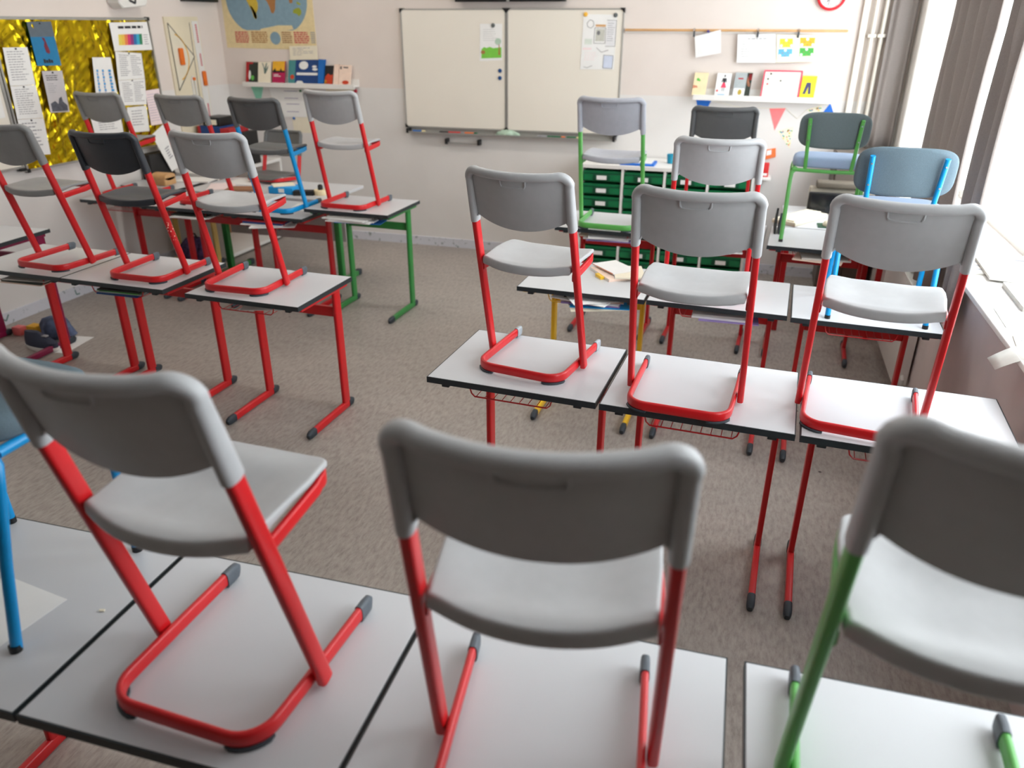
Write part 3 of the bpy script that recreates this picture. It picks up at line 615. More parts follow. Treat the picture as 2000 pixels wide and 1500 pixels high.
tag(MB().rbox(XL+.0162, 6.40, 1.065, XL+.05, 6.53, 1.13, .004).build('chalk_box', K('cover brown')), 'small brown orange box at the foot of the instrument panel', 'box')

# ------------------------------------------------------------------ front wall, left half
q = [(-5.045, 2.56), (-4.072, 2.56), (-4.075, 1.787), (-5.059, 1.799)]
o, d = sheet('world_map', q, FP, .0003, K('map cream'), .002, 'world map poster with blue oceans hanging above the book ledge', 'map')
cx, cz, rx, rz = -4.565, 2.21, .435, .305
mb = MB(); plate([(cx+rx*abs(cos(t))**.8*(1 if cos(t) > 0 else -1), max(1.955, cz+rz*sin(t))) for t in [2*pi*i/48 for i in range(48)]], FP, d, d+.0008, mb); oc = mb.build('oceans', K('sea blue'), o, smooth=0)
def land(pts, m):
    mb = MB(); plate(pts, FP, d+.0008, d+.0016, mb); mb.build('land', m, o, smooth=0)
px2 = lambda x, y: (-5.034+(x-66)/(1640-66)*.957, 2.215-y/870*.42)
land([px2(*p) for p in ((510, -150), (640, -120), (690, 60), (680, 160), (640, 240), (650, 300), (620, 350), (585, 300), (570, 200), (520, 80), (490, 0))], K('map yellow'))
land([px2(*p) for p in ((545, 110), (575, 110), (640, 240), (645, 300), (625, 345), (595, 300), (580, 220))], K('map brown'))
land([px2(*p) for p in ((760, -250), (900, -300), (1040, -200), (1000, 60), (985, 170), (950, 240), (910, 230), (890, 120), (850, 20), (780, -40))], K('map brown'))
land([px2(*p) for p in ((1290, 230), (1300, 180), (1350, 150), (1410, 140), (1440, 190), (1435, 250), (1390, 290), (1360, 250))], K('map green'))
land([px2(*p) for p in ((1240, -20), (1310, -20), (1300, 60), (1250, 60))], K('map brown')); land([px2(*p) for p in ((1380, 30), (1440, 70), (1430, 100), (1370, 70))], K('map green'))
land([px2(*p) for p in ((860, 480), (1000, 450), (1250, 450), (1270, 520), (1000, 560), (640, 560), (700, 510))], K('map cream'))
for x0, x1, m_ in ((205, 460, inkr), (500, 800, K('map brown')), (1050, 1230, K('cover brown')), (1265, 1530, inkr), (1560, 1640, ink)):
    a_, b_ = px2(x0, 565), px2(x1, 780); text_lines([a_, (b_[0], a_[1]), b_, (a_[0], b_[1])], FP, d, 0, 0, 1, 1, 6, o, m_, .6, .1)
disc(MB(), px2(930, 680), FP, d, d+.001, .056, 24).build('globe_inset', K('sea blue'), o, smooth=0)
q = [(-4.356, 1.82), (-4.06, 1.827), (-4.063, 1.707), (-4.362, 1.698)]
o, d = sheet('drawing_card', q, FP, .02, paperc, .003, 'pale sketched card above the big blue book, overlapping the world map', 'drawing'); text_lines(q, FP, d, .12, .15, .9, .75, 5, o, ink, .25, .6)
def ledge(x0, x1, z, lb):
    t = empty('picture_ledge', ((x0+x1)/2, YF, z-.03)); tag(t, lb, 'shelf')
    MB().box(x0, YF-.095, z-.012, x1, YF-.001, z).build('base_board', white, t, smooth=0, bevel=.001)
    MB().box(x0, YF-.107, z-.030, x1, YF-.0955, z+.012).build('front_lip', white, t, smooth=0, bevel=.001)
    MB().box(x0, YF-.012, z+.0005, x1, YF-.001, z+.055).build('back_board', white, t, smooth=0, bevel=.001)
ledge(-4.87, -3.66, 1.485, 'white picture ledge full of books left of the whiteboard')
ledge(-.545, .553, 1.48, 'white picture ledge with books and mini whiteboard under the wooden rail')
BG = 'books standing on the left ledge'
def book(q, m, label, group, d=.045, t=.018, prints=()):
    # q: front cover corners; leaning slightly against the wall
    (ax, az), (bx, bz), (cx, cz), (dx, dz) = q; z0 = 1.486
    x0, x1 = min(ax, dx), max(bx, cx); h = (az+bz)/2-z0; s_ = h/.18
    sk0, sk1 = 0, 0
    P2 = lambda x, z, dd: (x, YF-(d+dd)+.04*max(0, (z-z0))/.2, z)
    qq = [(ax, az), (bx, bz), (cx, z0), (dx, z0)]
    o = plate(qq, P2, 0, t).build('book', m, smooth=0); tag(o, label, 'book', group)
    pg = MB(); patch(pg, qq, lambda x, z, dd: (x, YF-(d)+.04*max(0, (z-z0))/.2-dd, z+.0006), t*.15, .02, -.001, .98, .001, t*.7); pg.build('pages', paperc, o, smooth=0)
    for m_, pts in prints:
        mb = MB()
        for pl in pts: polyq(mb, qq, P2, t, pl)
        mb.build('cover_print', m_, o, smooth=0)
    return o
R = lambda u0, v0, u1, v1: [(u0, v0), (u1, v0), (u1, v1), (u0, v1)]
def oval(cu, cv, ru, rv, n=16): return [(cu+ru*cos(2*pi*i/n), cv+rv*sin(2*pi*i/n)) for i in range(n)]
book([(-4.851,1.676),(-4.724,1.672),(-4.735,1.49),(-4.862,1.49)], K('cover dark'), 'dark book with a red spine side, first on the left ledge', BG, prints=[(K('cover red'), [R(0, 0, .26, 1), R(.26, 0, .6, .1)]), (paper, [oval(.34, .62, .1, .22)]), (K('leaf green'), [oval(.6, .75, .14, .12)])])
book([(-4.716,1.675),(-4.575,1.677),(-4.585,1.49),(-4.724,1.49)], paperc, 'white book with a grey green plant on its cover', BG, prints=[(mat('plant print', (92, 116, 110), .7, .1, 60), [[(.3, .05), (.36, .05), (.52, .3), (.62, .05), (.7, .05), (.62, .35), (.8, .15), (.78, .3), (.6, .55), (.5, .55), (.45, .3)]])])
book([(-4.552,1.684),(-4.42,1.686),(-4.435,1.49),(-4.565,1.49)], K('cover magenta'), 'book with a yellow sunset above a magenta cover half', BG, prints=[(K('cover yellow'), [R(0, 0, 1, .42)]), (K('cover black'), [R(0, .42, 1, .5), [(.05, .42), (.2, .3), (.3, .42)], [(.6, .42), (.68, .3), (.8, .42)]]), (paper, [R(.1, .58, .5, .61), R(.1, .65, .7, .68)])])
book([(-4.379,1.695),(-4.303,1.696),(-4.318,1.49),(-4.39,1.49)], K('cover teal'), 'teal book squeezed left of the big blue book', BG, prints=[(K('cover fire'), [oval(.6, .7, .3, .1)])])
book([(-4.300,1.699),(-4.055,1.703),(-4.065,1.49),(-4.316,1.49)], K('cover navy'), 'big dark blue book with white bubble and banner on the ledge', BG, prints=[(paper, [oval(.35, .22, .2, .17), R(.06, .52, .97, .62), oval(.85, .38, .12, .05), oval(.82, .27, .1, .05), [(.02, 1), (.1, .86), (.3, .86), (.42, 1)]])])
book([(-4.051,1.709),(-3.988,1.707),(-4.005,1.49),(-4.060,1.49)], K('cover blue'), 'narrow bright blue book right of the big blue one', BG, t=.03)
book([(-3.985,1.654),(-3.895,1.656),(-3.912,1.49),(-3.998,1.49)], K('cover black'), 'black book with orange flames on the cover', BG, prints=[(K('cover fire'), [[(0, 1), (.1, .55), (.4, .4), (.7, .5), (.98, .45), (.98, 1)]]), (K('cover yellow'), [[(0, 1), (.05, .7), (.3, .8), (.4, 1)]])])
book([(-3.892,1.667),(-3.841,1.668),(-3.850,1.49),(-3.905,1.49)], K('cover peach'), 'narrow peach coloured book next to the flame book', BG)
book([(-3.836,1.662),(-3.713,1.659),(-3.728,1.49),(-3.846,1.49)], K('cover peach'), 'last book on the left ledge, cream cover with dark title', BG, prints=[(inkd, [R(.08, .06, .2, .2), R(.35, .08, .75, .14)]), (K('cover fire'), [oval(.6, .85, .3, .1)])])
o, d = sheet('flip_sheet', [(-4.641,1.44),(-4.243,1.44),(-4.257,1.178),(-4.602,1.173)], FP, .003, paper, .0012, 'white sheet with four handwritten lines below the left ledge', 'paper')
q = [(-4.641,1.44),(-4.243,1.44),(-4.257,1.178),(-4.602,1.173)]
mb = MB(); [patch(mb, q, FP, d, u0, v, u1, v+.018) for u0, u1, v in ((.4, .78, .08), (.38, .78, .33), (.4, .8, .53), (.38, .76, .8))]; mb.build('handwriting', inkp, o, smooth=0)
disc(MB(), bil(q, .87, .07), FP, d, d+.008, .011).build('pin', K('marker green'), o)
o, d = sheet('paper_sheet', [(-4.43,1.263),(-4.223,1.272),(-4.216,1.03),(-4.42,1.03)], FP, .0003, paperc, .0012, 'cream sheet hanging behind the handwritten sheet, its pin blue', 'paper'); disc(MB(), (-4.40, 1.165), FP, .0075, .016, .012).build('pin', K('cover blue'), o)
tag(plate([(-4.854,1.452),(-4.71,1.455),(-4.782,1.25)], FP, .0002, .002).build('pennant', K('mint'), smooth=0), 'mint green pennant hanging under the left ledge', 'pennant')
o, d = sheet('index_card', [(-4.02,1.449),(-3.72,1.449),(-3.72,1.415),(-4.02,1.415)], FP, .0003, paperc, .002, 'narrow cream strip hanging below the right end of the left ledge', 'card'); disc(MB(), (-3.70, 1.435), FP, .001, .012, .016).build('pin', inkr, o)
# low white shelf with binders in the corner behind the left desks
sh = empty('low_shelf', (-4.8, 6.4, 0)); tag(sh, 'low white shelf in the corner behind the left desks', 'shelf')
for b_ in ((-5.095, 5.90, .76, -4.56, 6.93, .79), (-5.095, 5.90, .02, -4.56, 6.93, .05)): MB().box(*b_).build('board', white, sh, smooth=0, bevel=.002)
for y in (5.90, 6.9): MB().box(-5.095, y, .05, -4.56, y+.03, .76).build('side_panel', white, sh, smooth=0)
MB().box(-5.09, 5.93, .05, -5.075, 6.9, .76).build('back_panel', K('cover brown'), sh, smooth=0)
def boxy(name, x0, y0, z0, x1, y1, z1, m, label, cat, group=None, bv=.004, extra=None):
    o = MB().rbox(x0, y0, z0, x1, y1, z1, bv).build(name, m); tag(o, label, cat, group); return o
def spine(o, m, x0, z0, x1, z1, y, name='spine_label'): MB().box(x0, y-.0012, z0, x1, y, z1).build(name, m, o, smooth=0)
BG2 = 'binders and books on the low shelf'
o = boxy('book_box', -5.04, 6.35, .79, -4.80, 6.62, 1.14, K('cover navy'), 'dark blue box file on the low corner shelf', 'box file', BG2); spine(o, K('cover red'), -5.04, .79, -5.01, 1.14, 6.35)
o = boxy('wooden_caddy', -4.98, 6.36, 1.14, -4.80, 6.60, 1.22, black, 'black caddy on top of the dark blue box file', 'box', None); MB().box(-4.95, 6.358, 1.155, -4.83, 6.36, 1.20).build('cream_front', paperc, o, smooth=0)
o = boxy('red_binder', -4.76, 6.30, .79, -4.66, 6.60, 1.13, K('cover red'), 'red binder standing on the low corner shelf', 'binder', BG2); spine(o, K('leaf green'), -4.72, .80, -4.68, .86, 6.30)
o = boxy('black_binder', -4.65, 6.38, .79, -4.58, 6.62, 1.09, K('cover black'), 'black binder with white label beside the red binder', 'binder', BG2); spine(o, paper, -4.645, .95, -4.585, 1.0, 6.38)
bg = empty('black_bag', (-5.02, 5.75, .771)); tag(bg, 'black bag with a small pink tag leaning on the left wall below the foil board', 'bag')
MB().rbox(-5.095, 5.60, .771, -4.99, 5.89, .985, .008).build('body', K('cover black'), bg); disc(MB(), (5.84, .88), lambda a, b_, d: (-4.99+d, a, b_), 0, .006, .018).build('tag', inkp, bg)
o = boxy('paper_stack', -4.86, 6.25, .79, -4.6, 6.29, .80, paper, 'flat white papers on the low shelf by the red binder', 'papers')
# things lying on the left rear desks
wb_ = empty('wooden_box', (-4.76, 5.47, .771)); tag(wb_, 'small plywood box with rounded lid behind the left desks', 'box')
MB().rbox(-4.84, 5.40, .771, -4.70, 5.54, .84, .008).build('body', box_wood, wb_)
MB().sweep([(-4.84, 5.47, .84), (-4.70, 5.47, .84)], .135, .06, n=16, e=2).build('lid', box_wood, wb_)
def lay(pts, z, t=.0015): return MB().prism(pts, lambda a, b_: (a, b_, z), lambda a, b_: (a, b_, z+t))
def rect(cx, cy, w, h, a): return [(cx+u*w/2*cos(a)-v*h/2*sin(a), cy+u*w/2*sin(a)+v*h/2*cos(a)) for u, v in ((-1,-1),(1,-1),(1,1),(-1,1))]
def lying(name, cx, cy, w, h, a, z, t, m, label, cat, group=None, n=1):
    o = lay(rect(cx, cy, w, h, a), z, t).build(name, m, smooth=0); tag(o, label, cat, group); return o
LG = 'loose papers on the desks'
lying('exercise_book', -4.62, 5.70, .30, .21, .2, .771, .012, paper, 'white exercise book right of the wooden box', 'book')
lying('paper_sheet', -4.14, 5.72, .30, .21, -.1, .7805, .003, paper, 'pale papers on the teacher desk beside the hung chair', 'paper', LG)
lying('paper_sheet', -4.22, 5.50, .21, .30, .5, .7805, .002, paperp, 'pinkish sheet lying near the left end of the teacher desk', 'paper', LG)
lying('notebook', -3.98, 5.44, .24, .16, .3, .7805, .012, K('cover brown'), 'brown notebook with blue edge on the teacher desk', 'book')
tr = empty('blue_tray', (-3.56, 5.42, .7805)); tag(tr, 'bright blue tray with a white label on the teacher desk', 'tray')
MB().rbox(-3.68, 5.36, .7805, -3.46, 5.52, .835, .006).build('tray_body', K('sky tray'), tr); MB().box(-3.585, 5.358, .795, -3.535, 5.36, .825).build('label', paper, tr, smooth=0)
lying('cream_card', -3.60, 5.46, .17, .15, .7, .8355, .004, paperc, 'cream card lying across the blue tray', 'card')
lying('paper_sheet', -3.16, 5.05, .21, .26, .2, zT-.01+.001, .003, paper, 'white papers on the desk between the blue skid and the red chair', 'paper', LG)
tp = empty('tape_roll', (-3.26, 5.45, .7805)); tag(tp, 'dark and cream tape roll near the right end of the teacher desk', 'tape')
MB().loft([[(-3.26+r*cos(2*pi*j/20), 5.45+r*sin(2*pi*j/20), z) for j in range(20)] for r, z in ((.05, .7805), (.052, .785), (.052, .815), (.05, .82))]).build('roll', K('cover sand'), tp)
MB().loft([[(-3.26+r*cos(2*pi*j/16), 5.45+r*sin(2*pi*j/16), z) for j in range(16)] for r, z in ((.02, .82), (.02, .85), (.012, .86))]).build('hub', K('cover black'), tp)
lying('pencil_case', -3.38, 5.40, .16, .07, .3, .7805, .035, K('cover black'), 'black pencil case beside the tape roll', 'pencil case')
# papers jammed into baskets
def stack(x, y, z, w, h, layers, label, name='basket_papers', cat='papers'):
    t = empty(name, (x, y, z)); tag(t, label, cat, 'papers in the desk baskets'); zz = z
    for m_, th, dx, dy, a in layers:
        lay(rect(x+dx, y+dy, w, h, a), zz, th).build('sheet_pile' if th > .004 else 'loose_sheet', m_, t, smooth=0); zz += th+.0004
    return t
zb = lambda T: T-.0765
stack(-.70, 3.74, zb(zQ)-.002, .30, .23, [(paperc, .002, .03, -.05, .35), (K('sky tray'), .004, .04, -.02, .15), (K('cover lilac'), .006, 0, 0, .03), (paper, .010, 0, .01, -.02), (K('cover peach'), .003, .01, .01, .1), (paper, .004, -.03, -.03, -.25), (K('cover black'), .004, 0, .04, .1), (paper, .002, .02, -.04, .5)], 'blue folder, magazines and papers bulging from the yellow desk basket')
stack(-.05, 3.72, zb(zQ), .28, .22, [(K('cover lilac'), .003, .03, -.02, .05), (paper, .010, 0, 0, .0), (newsp, .008, 0, .01, .04)], 'papers in the basket of the desk beside the yellow one')
stack(-.86, 5.02, zb(zS), .30, .22, [(K('cover lilac'), .003, .02, -.02, .05), (paper, .012, 0, 0, 0), (paperc, .006, -.03, .01, -.08), (paper, .004, .02, -.03, .2)], 'papers in the basket under the green skid chair')
stack(-.17, 4.97, zb(zS), .28, .23, [(paper, .008, .03, -.02, .1), (paper, .008, -.01, -.04, -.15), (paperc, .006, .03, .01, .3)], 'fanned white papers under the dark grey chair desk')
stack(.48, 4.94, zb(zS), .28, .22, [(K('cover peach'), .004, -.02, -.04, -.2), (newsp, .010, .01, 0, .05)], 'tan folder and newspaper under the green legged upholstered chair')
stack(-2.66, 4.90, zb(zG), .34, .24, [(K('cover blue'), .003, .06, -.02, .1), (paper, .008, 0, -.03, 0), (paper, .008, .02, -.02, .06), (paper, .006, -.02, -.04, -.1), (newsp, .012, 0, .0, .03)], 'thick bundle of loose papers under the green legged desk')
stack(-3.34, 4.85, zb(zT-.01), .32, .24, [(paper, .004, .06, -.05, .4), (paper, .006, 0, -.03, .0), (K('cover navy'), .014, 0, 0, .02), (K('cover red'), .010, .01, 0, .0)], 'books and papers under the desk with the blue skid chair')
stack(-3.97, 4.84, zb(zT), .30, .22, [(paper, .008, 0, -.02, .0), (paper, .006, .03, -.02, .08), (K('cover dark'), .01, 0, 0, 0)], 'papers under the desk before the instrument panel')
stack(-3.83, 3.24, zb(zB), .28, .22, [(K('cover peach'), .004, 0, -.01, .05), (K('cover dark'), .012, 0, 0, 0), (newsp, .006, .01, 0, .1)], 'dark booklet in the basket of the left edge desk')
stack(-3.17, 3.24, zb(zB), .26, .22, [(K('cover navy'), .008, 0, -.01, .02), (K('cover grey'), .006, .01, 0, .05), (K('leaf green'), .004, 0, 0, 0), (K('cover dark'), .008, 0, 0, .04)], 'blue and grey books in the basket under the charcoal chair')
stack(-2.33, 3.24, zb(zL), .22, .2, [(paper, .003, .02, -.02, .3), (newsp, .004, 0, .02, .0)], 'white sheet in the basket of the aisle end desk')
stack(-.80, 2.66, zb(zR), .20, .16, [(yellow, .006, -.03, -.0, .1), (paper, .004, -.03, .01, .12)], 'yellow folder in the basket of the left middle row desk')
stack(.64, 2.54, zb(zR), .26, .22, [(K('marker red'), .006, .03, .0, .0), (K('cover amber'), .012, 0, 0, .02), (K('cover amber'), .010, -.01, .0, -.06)], 'amber and red folders in the basket of the window side desk')
lying('paper_sheet', -1.50, .955, .21, .17, -.12, zN+.0003, .001, paper, 'white sheet on the nearest left desk at the picture edge', 'paper', LG)
lying('paper_scrap', -.72, .99, .022, .018, .5, zN+.0003, .0008, ink, 'tiny printed paper scrap between the skids of the nearest left chair', 'scrap')
lying('crumb', -1.28, 1.02, .012, .006, .3, zN+.0003, .003, paperc, 'tiny crumb on the nearest left desk', 'crumb')
# books on the yellow desk
QG = 'books on the yellow legged desk'
def obook(x, y, w, h, a, z, t, m, pm, lb):
    o = lay(rect(x, y, w, h, a), z, t).build('book', m, smooth=0); tag(o, lb, 'book', QG)
    e_ = lay(rect(x, y, w*1.004, h*.96, a), z+t*.2, t*.6); e_.build('pages', pm, o, smooth=0); return o
o = obook(-.63, 3.97, .19, .24, .62, zQ, .014, K('cover peach'), paper, 'lower book of the pile on the yellow legged desk')
o2 = lay(rect(-.70, 3.88, .02, .07, .62), zQ+.0002, .0155).build('spine_patch', yellow, o, smooth=0)
obook(-.56, 3.96, .16, .22, .25, zQ+.0145, .008, paperc, K('sky tray'), 'middle book with a blue band in the pile on the yellow legged desk')
obook(-.645, 4.01, .15, .21, .75, zQ+.023, .006, paper, K('marker orange'), 'topmost white booklet on the yellow legged desk')
# backpack and floor things
bp = empty('backpack', (-4.45, 5.32, 0)); tag(bp, 'purple patterned backpack on the floor behind the left desks', 'backpack')
bpm = mat('floral cloth', (70, 54, 92), .85, .75, 34, bump=.4, bscale=60)
loops = []
for k, z in ((.7, .0), (.95, .02), (1.05, .12), (1., .22), (.85, .31), (.55, .36), (.2, .375)):
    loops.append([(-4.45+.15*k*abs(cos(t))**.7*(1 if cos(t) > 0 else -1), 5.34+.10*k*abs(sin(t))**.7*(1 if sin(t) > 0 else -1), z) for t in [2*pi*i/28 for i in range(28)]])
MB().loft(loops).build('body', bpm, bp, smooth=60)
MB().tube([(-4.49, 5.33, .36), (-4.48, 5.31, .41), (-4.42, 5.31, .41), (-4.41, 5.33, .36)], .008).build('carry_loop', K('cover black'), bp)
for s in (-.07, .07): MB().sweep([(-4.45+s, 5.33, .36), (-4.45+s, 5.22, .26), (-4.45+s, 5.225, .06)], .03, .006, up=(1, 0, 0), n=10).build('strap', K('backpack'), bp)
MB().sweep([(-4.56, 5.24, .17), (-4.45, 5.228, .18), (-4.34, 5.24, .17)], .03, .05, n=12).build('front_pocket', bpm, bp)
so = empty('shoe', (-4.46, 3.66, 0)); tag(so, 'dark sneaker with white sole on the floor under the left edge desks', 'shoe')
lo = []
for k, z in ((.9, 0), (1, .01), (1, .028)): lo.append([(-4.47+.14*k*cos(t), 3.68+.05*k*sin(t)*(1+.2*cos(t)), z) for t in [2*pi*i/24 for i in range(24)]])
MB().loft(lo).build('sole', white, so)
lo = []
for k, z, sx in ((.97, .0282, 0), (.95, .06, -.0), (.7, .09, -.03), (.5, .115, -.05), (.42, .125, -.055)): lo.append([(-4.47+sx+.14*k*cos(t), 3.68+.047*k*sin(t)*(1+.2*cos(t)), z) for t in [2*pi*i/24 for i in range(24)]])
MB().loft(lo).build('upper', K('shoe navy'), so)
MB().rbox(-4.46, 3.665, .096, -4.40, 3.695, .106, .004).build('laces', ink, so)
cb = empty('cloth_bundle', (-4.58, 3.88, 0)); tag(cb, 'crumpled teal and purple cloth bundle on the floor behind the sneaker', 'cloth')
lo = []
for k, z in ((.8, 0), (1.1, .03), (1, .09), (.75, .13), (.3, .15)): lo.append([(-4.55+.12*k*cos(t)*(1+.15*sin(3*t+z*30)), 3.9+.08*k*sin(t)*(1+.15*cos(4*t)), z) for t in [2*pi*i/30 for i in range(30)]])
MB().loft(lo).build('cloth', mat('teal purple cloth', (84, 96, 124), .9, .5, 12), cb)
boxy('yellow_block', -4.78, 3.85, 0, -4.70, 3.92, .07, K('cover yellow'), 'small yellow block on the floor by the cloth bundle', 'block')
boxy('pink_block', -4.88, 3.82, 0, -4.81, 3.88, .06, K('salmon'), 'small pink block on the floor next to the yellow block', 'block')
lying('paper_sheet', -4.36, 3.80, .16, .3, .15, .0005, .001, paper, 'white sheet on the floor behind the magenta desk leg', 'paper', 'papers on the floor')

# ------------------------------------------------------------------ whiteboard
W0, W1, Z0, Z1 = -3.185, -1.170, 1.132, 2.137
wbd = empty('whiteboard', (-2.18, YF, 1.05)); tag(wbd, 'wide two panel whiteboard with black corners on the front wall', 'whiteboard')
XM = -2.19
for x0, x1 in ((W0, XM-.004), (XM+.004, W1)):
    MB().box(x0+.012, YF-.030, Z0+.012, x1-.012, YF-.001, Z1-.012).build('writing_panel', wbm, wbd, smooth=0)
    f = frame_ring(MB(), x0, Z0, x1, Z1, .010, FP, .0, .034).build('frame', framem, wbd, smooth=0)
    for xc in (x0, x1):
        for zc in (Z0, Z1):
            sx = 1 if xc == x0 else -1; sz = 1 if zc == Z0 else -1
            mb = MB(); plate([(xc-.003*sx, zc-.003*sz), (xc+.034*sx, zc-.003*sz), (xc-.003*sx, zc+.034*sz)], FP, .0, .040, mb); mb.build('corner_cap', black, f, smooth=0)
MB().box(W0+.03, YF-.012, 1.0925, W1-.03, YF-.001, 1.131).build('tray_back', framem, wbd, smooth=0)
ty = MB().box(W0+.02, YF-.085, 1.088, W1+.0, YF-.001, 1.092).box(W0+.02, YF-.088, 1.088, W1, YF-.0855, 1.102); ty.build('pen_tray', alu, wbd, smooth=0)
for x in (W0+.035, W1-.02): MB().rbox(x-.012, YF-.09, 1.083, x+.012, YF-.001, 1.128, .004).build('tray_bracket', black, wbd)
PN = 'markers in the whiteboard tray'
def marker(x, m, capc, lb, y=YF-.045):
    o = empty('marker', (x, y, 1.0925)); tag(o, lb, 'marker', PN)
    MB().sweep([(x-.06, y, 1.1005), (x+.03, y, 1.1005)], .016, .016, n=12, e=2).build('barrel', m, o); MB().sweep([(x+.0305, y, 1.1005), (x+.065, y, 1.1005)], .0165, .0165, n=12, e=2).build('cap', capc, o)
for x, m_, c_, lb in ((-3.05, K('cover blue'), K('marker cream'), 'blue and cream marker at the left end of the tray'), (-2.78, K('cover black'), K('marker red'), 'black marker with red cap in the left tray half'),
                      (-2.66, K('marker red'), ink, 'red marker left of the orange one'), (-2.53, K('marker orange'), K('marker green'), 'orange marker with green cap in the tray'),
                      (-1.83, ink, K('marker green'), 'grey marker with green cap right of the cloth'), (-1.70, K('marker green'), K('marker orange'), 'green marker with orange cap in the right tray half'),
                      (-1.56, K('marker green'), K('marker cream'), 'green marker with cream cap, last in the tray')): marker(x, m_, c_, lb)
tw = empty('wiping_cloth', (-2.2, YF-.05, 1.09)); tag(tw, 'crumpled pale green wiping cloth in the whiteboard tray', 'cloth')
lo = []
for k, z in ((.8, 1.0925), (1.05, 1.10), (.9, 1.122), (.5, 1.137), (.15, 1.142)): lo.append([(-2.17+.10*k*cos(t)*(1+.22*sin(5*t+k*9)), YF-.05+.028*k*sin(t)*(1+.2*cos(4*t)), z+.006*sin(6*t+k*5)*(z > 1.1)) for t in [2*pi*i/40 for i in range(40)]])
MB().loft(lo).build('cloth', K('towel green'), tw, smooth=60)
hk = empty('hook_rail', (-2.61, YF, 1.0)); tag(hk, 'short hook rail with black ends below the whiteboard', 'rail')
MB().box(-2.78, YF-.05, 1.0, -2.44, YF-.040, 1.012).build('bar', alu, hk, smooth=0)
for x in (-2.77, -2.45): MB().rbox(x-.012, YF-.07, .995, x+.012, YF-.001, 1.045, .005).build('end_bracket', black, hk)
tv = empty('wall_screen', (-2.15, YF, 2.19)); tag(tv, 'black wide screen above the whiteboard, only its lower edge in view', 'screen')
MB().rbox(-2.64, YF-.09, 2.188, -1.66, YF-.03, 2.75, .006).build('housing', black, tv); MB().rbox(-2.17, YF-.0925, 2.188, -2.145, YF-.0905, 2.215, .0008).build('badge', alu, tv); MB().box(-2.4, YF-.03, 2.3, -1.9, YF-.001, 2.6).build('wall_mount', alu, tv, smooth=0)
WD = .032
q = [(-2.43,2.017),(-2.227,2.018),(-2.228,1.727),(-2.438,1.717)]
o, d = sheet('letter', q, FP, WD, paper, .0012, 'white page with a green meadow and tree held by a grey magnet', 'paper')
mb = MB(); polyq(mb, q, FP, d, [(.08, .68), (.2, .62), (.3, .65), (.45, .62), (.6, .66), (.97, .64), (.97, .93), (.08, .93)]); mb.build('meadow_print', K('grass green'), o, smooth=0)
mb = MB(); polyq(mb, q, FP, d+.001, [(.83, .85), (.86, .55), (.88, .55), (.92, .85)]); polyq(mb, q, FP, d+.001, oval(.15, .76, .1, .05)); mb.build('tree_print', K('map brown'), o, smooth=0)
mb = MB(); polyq(mb, q, FP, d+.0006, oval(.82, .48, .14, .09)); mb.build('tree_print', K('towel green'), o, smooth=0); text_lines(q, FP, d, .15, .15, .8, .5, 6, o, ink, .12)
q = [(-1.51,2.094),(-1.226,2.088),(-1.232,1.667),(-1.524,1.665)]
o, d = sheet('class_poster', q, FP, WD, paper, .0012, 'large sketched sheet with many small pictures, top right of the whiteboard', 'poster')
for (u0, v0, u1, v1, m_) in ((.38, .18, .68, .22, wood), (.4, .26, .66, .48, mat('print grey', (196, 196, 186), .8, .1, 30)), (.72, .1, .98, .56, mat('print pale', (226, 226, 228), .8, .05, 30)), (.68, .74, .95, .97, mat('print blue', (206, 214, 232), .8, .05, 30)), (.08, .44, .3, .54, mat('print mint', (214, 222, 212), .8, .05, 30)), (.04, .6, .3, .64, paperp)):
    mb = MB(); patch(mb, q, FP, d, u0, v0, u1, v1); mb.build('picture_print', m_, o, smooth=0)
mb = MB(); PD = lambda x, z, dd: FP(x, z, d+.001+dd)
for pl in ([(.12, .16), (.2, .1), (.3, .12), (.33, .2), (.24, .25), (.14, .22), (.12, .16)], [(.71, .1), (.99, .1), (.99, .57), (.7, .57)], [(.68, .73), (.96, .74), (.95, .98), (.67, .97), (.68, .73)], [(.36, .24), (.69, .24), (.69, .52), (.36, .52), (.36, .24)], [(.1, .95), (.2, .97), (.35, .93)], [(.45, .6), (.6, .68), (.8, .64)]): stroke(mb, [bil(q, *p) for p in pl], PD, .003)
polyq(mb, q, FP, d+.001, oval(.48, .33, .05, .04)); mb.build('pen_drawing', mat('pen grey', (120, 120, 122), .8, .2, 60), o, smooth=0)
text_lines(q, FP, d+.001, .74, .15, .95, .5, 9, o, ink, .25); text_lines(q, FP, d, .1, .68, .5, .85, 5, o, paperp, .3)
MG = 'round magnets on the whiteboard'
for c_, m_, lb, dd in (((-2.309, 2.005), 'magnet grey', 'grey magnet holding the meadow page', .0336), ((-2.248, 1.641), 'magnet blue', 'upper of two blue magnets on the left panel', .0302), ((-2.249, 1.58), 'magnet blue', 'lower of two blue magnets on the left panel', .0302), ((-1.493, 2.091), 'magnet yellow', 'yellow magnet at the left top corner of the sketched sheet', .0336), ((-1.24, 2.085), 'magnet grey', 'grey magnet at the right top corner of the sketched sheet', .0336)):
    mb = MB(); n = 20; mb.loft([[(c_[0]+r*cos(2*pi*i/n), YF-dd-h_, c_[1]+r*sin(2*pi*i/n)) for i in range(n)] for r, h_ in ((.017, 0), (.0175, .002), (.0165, .008), (.012, .010))]); tag(mb.build('magnet', K(m_)), lb, 'magnet', MG)
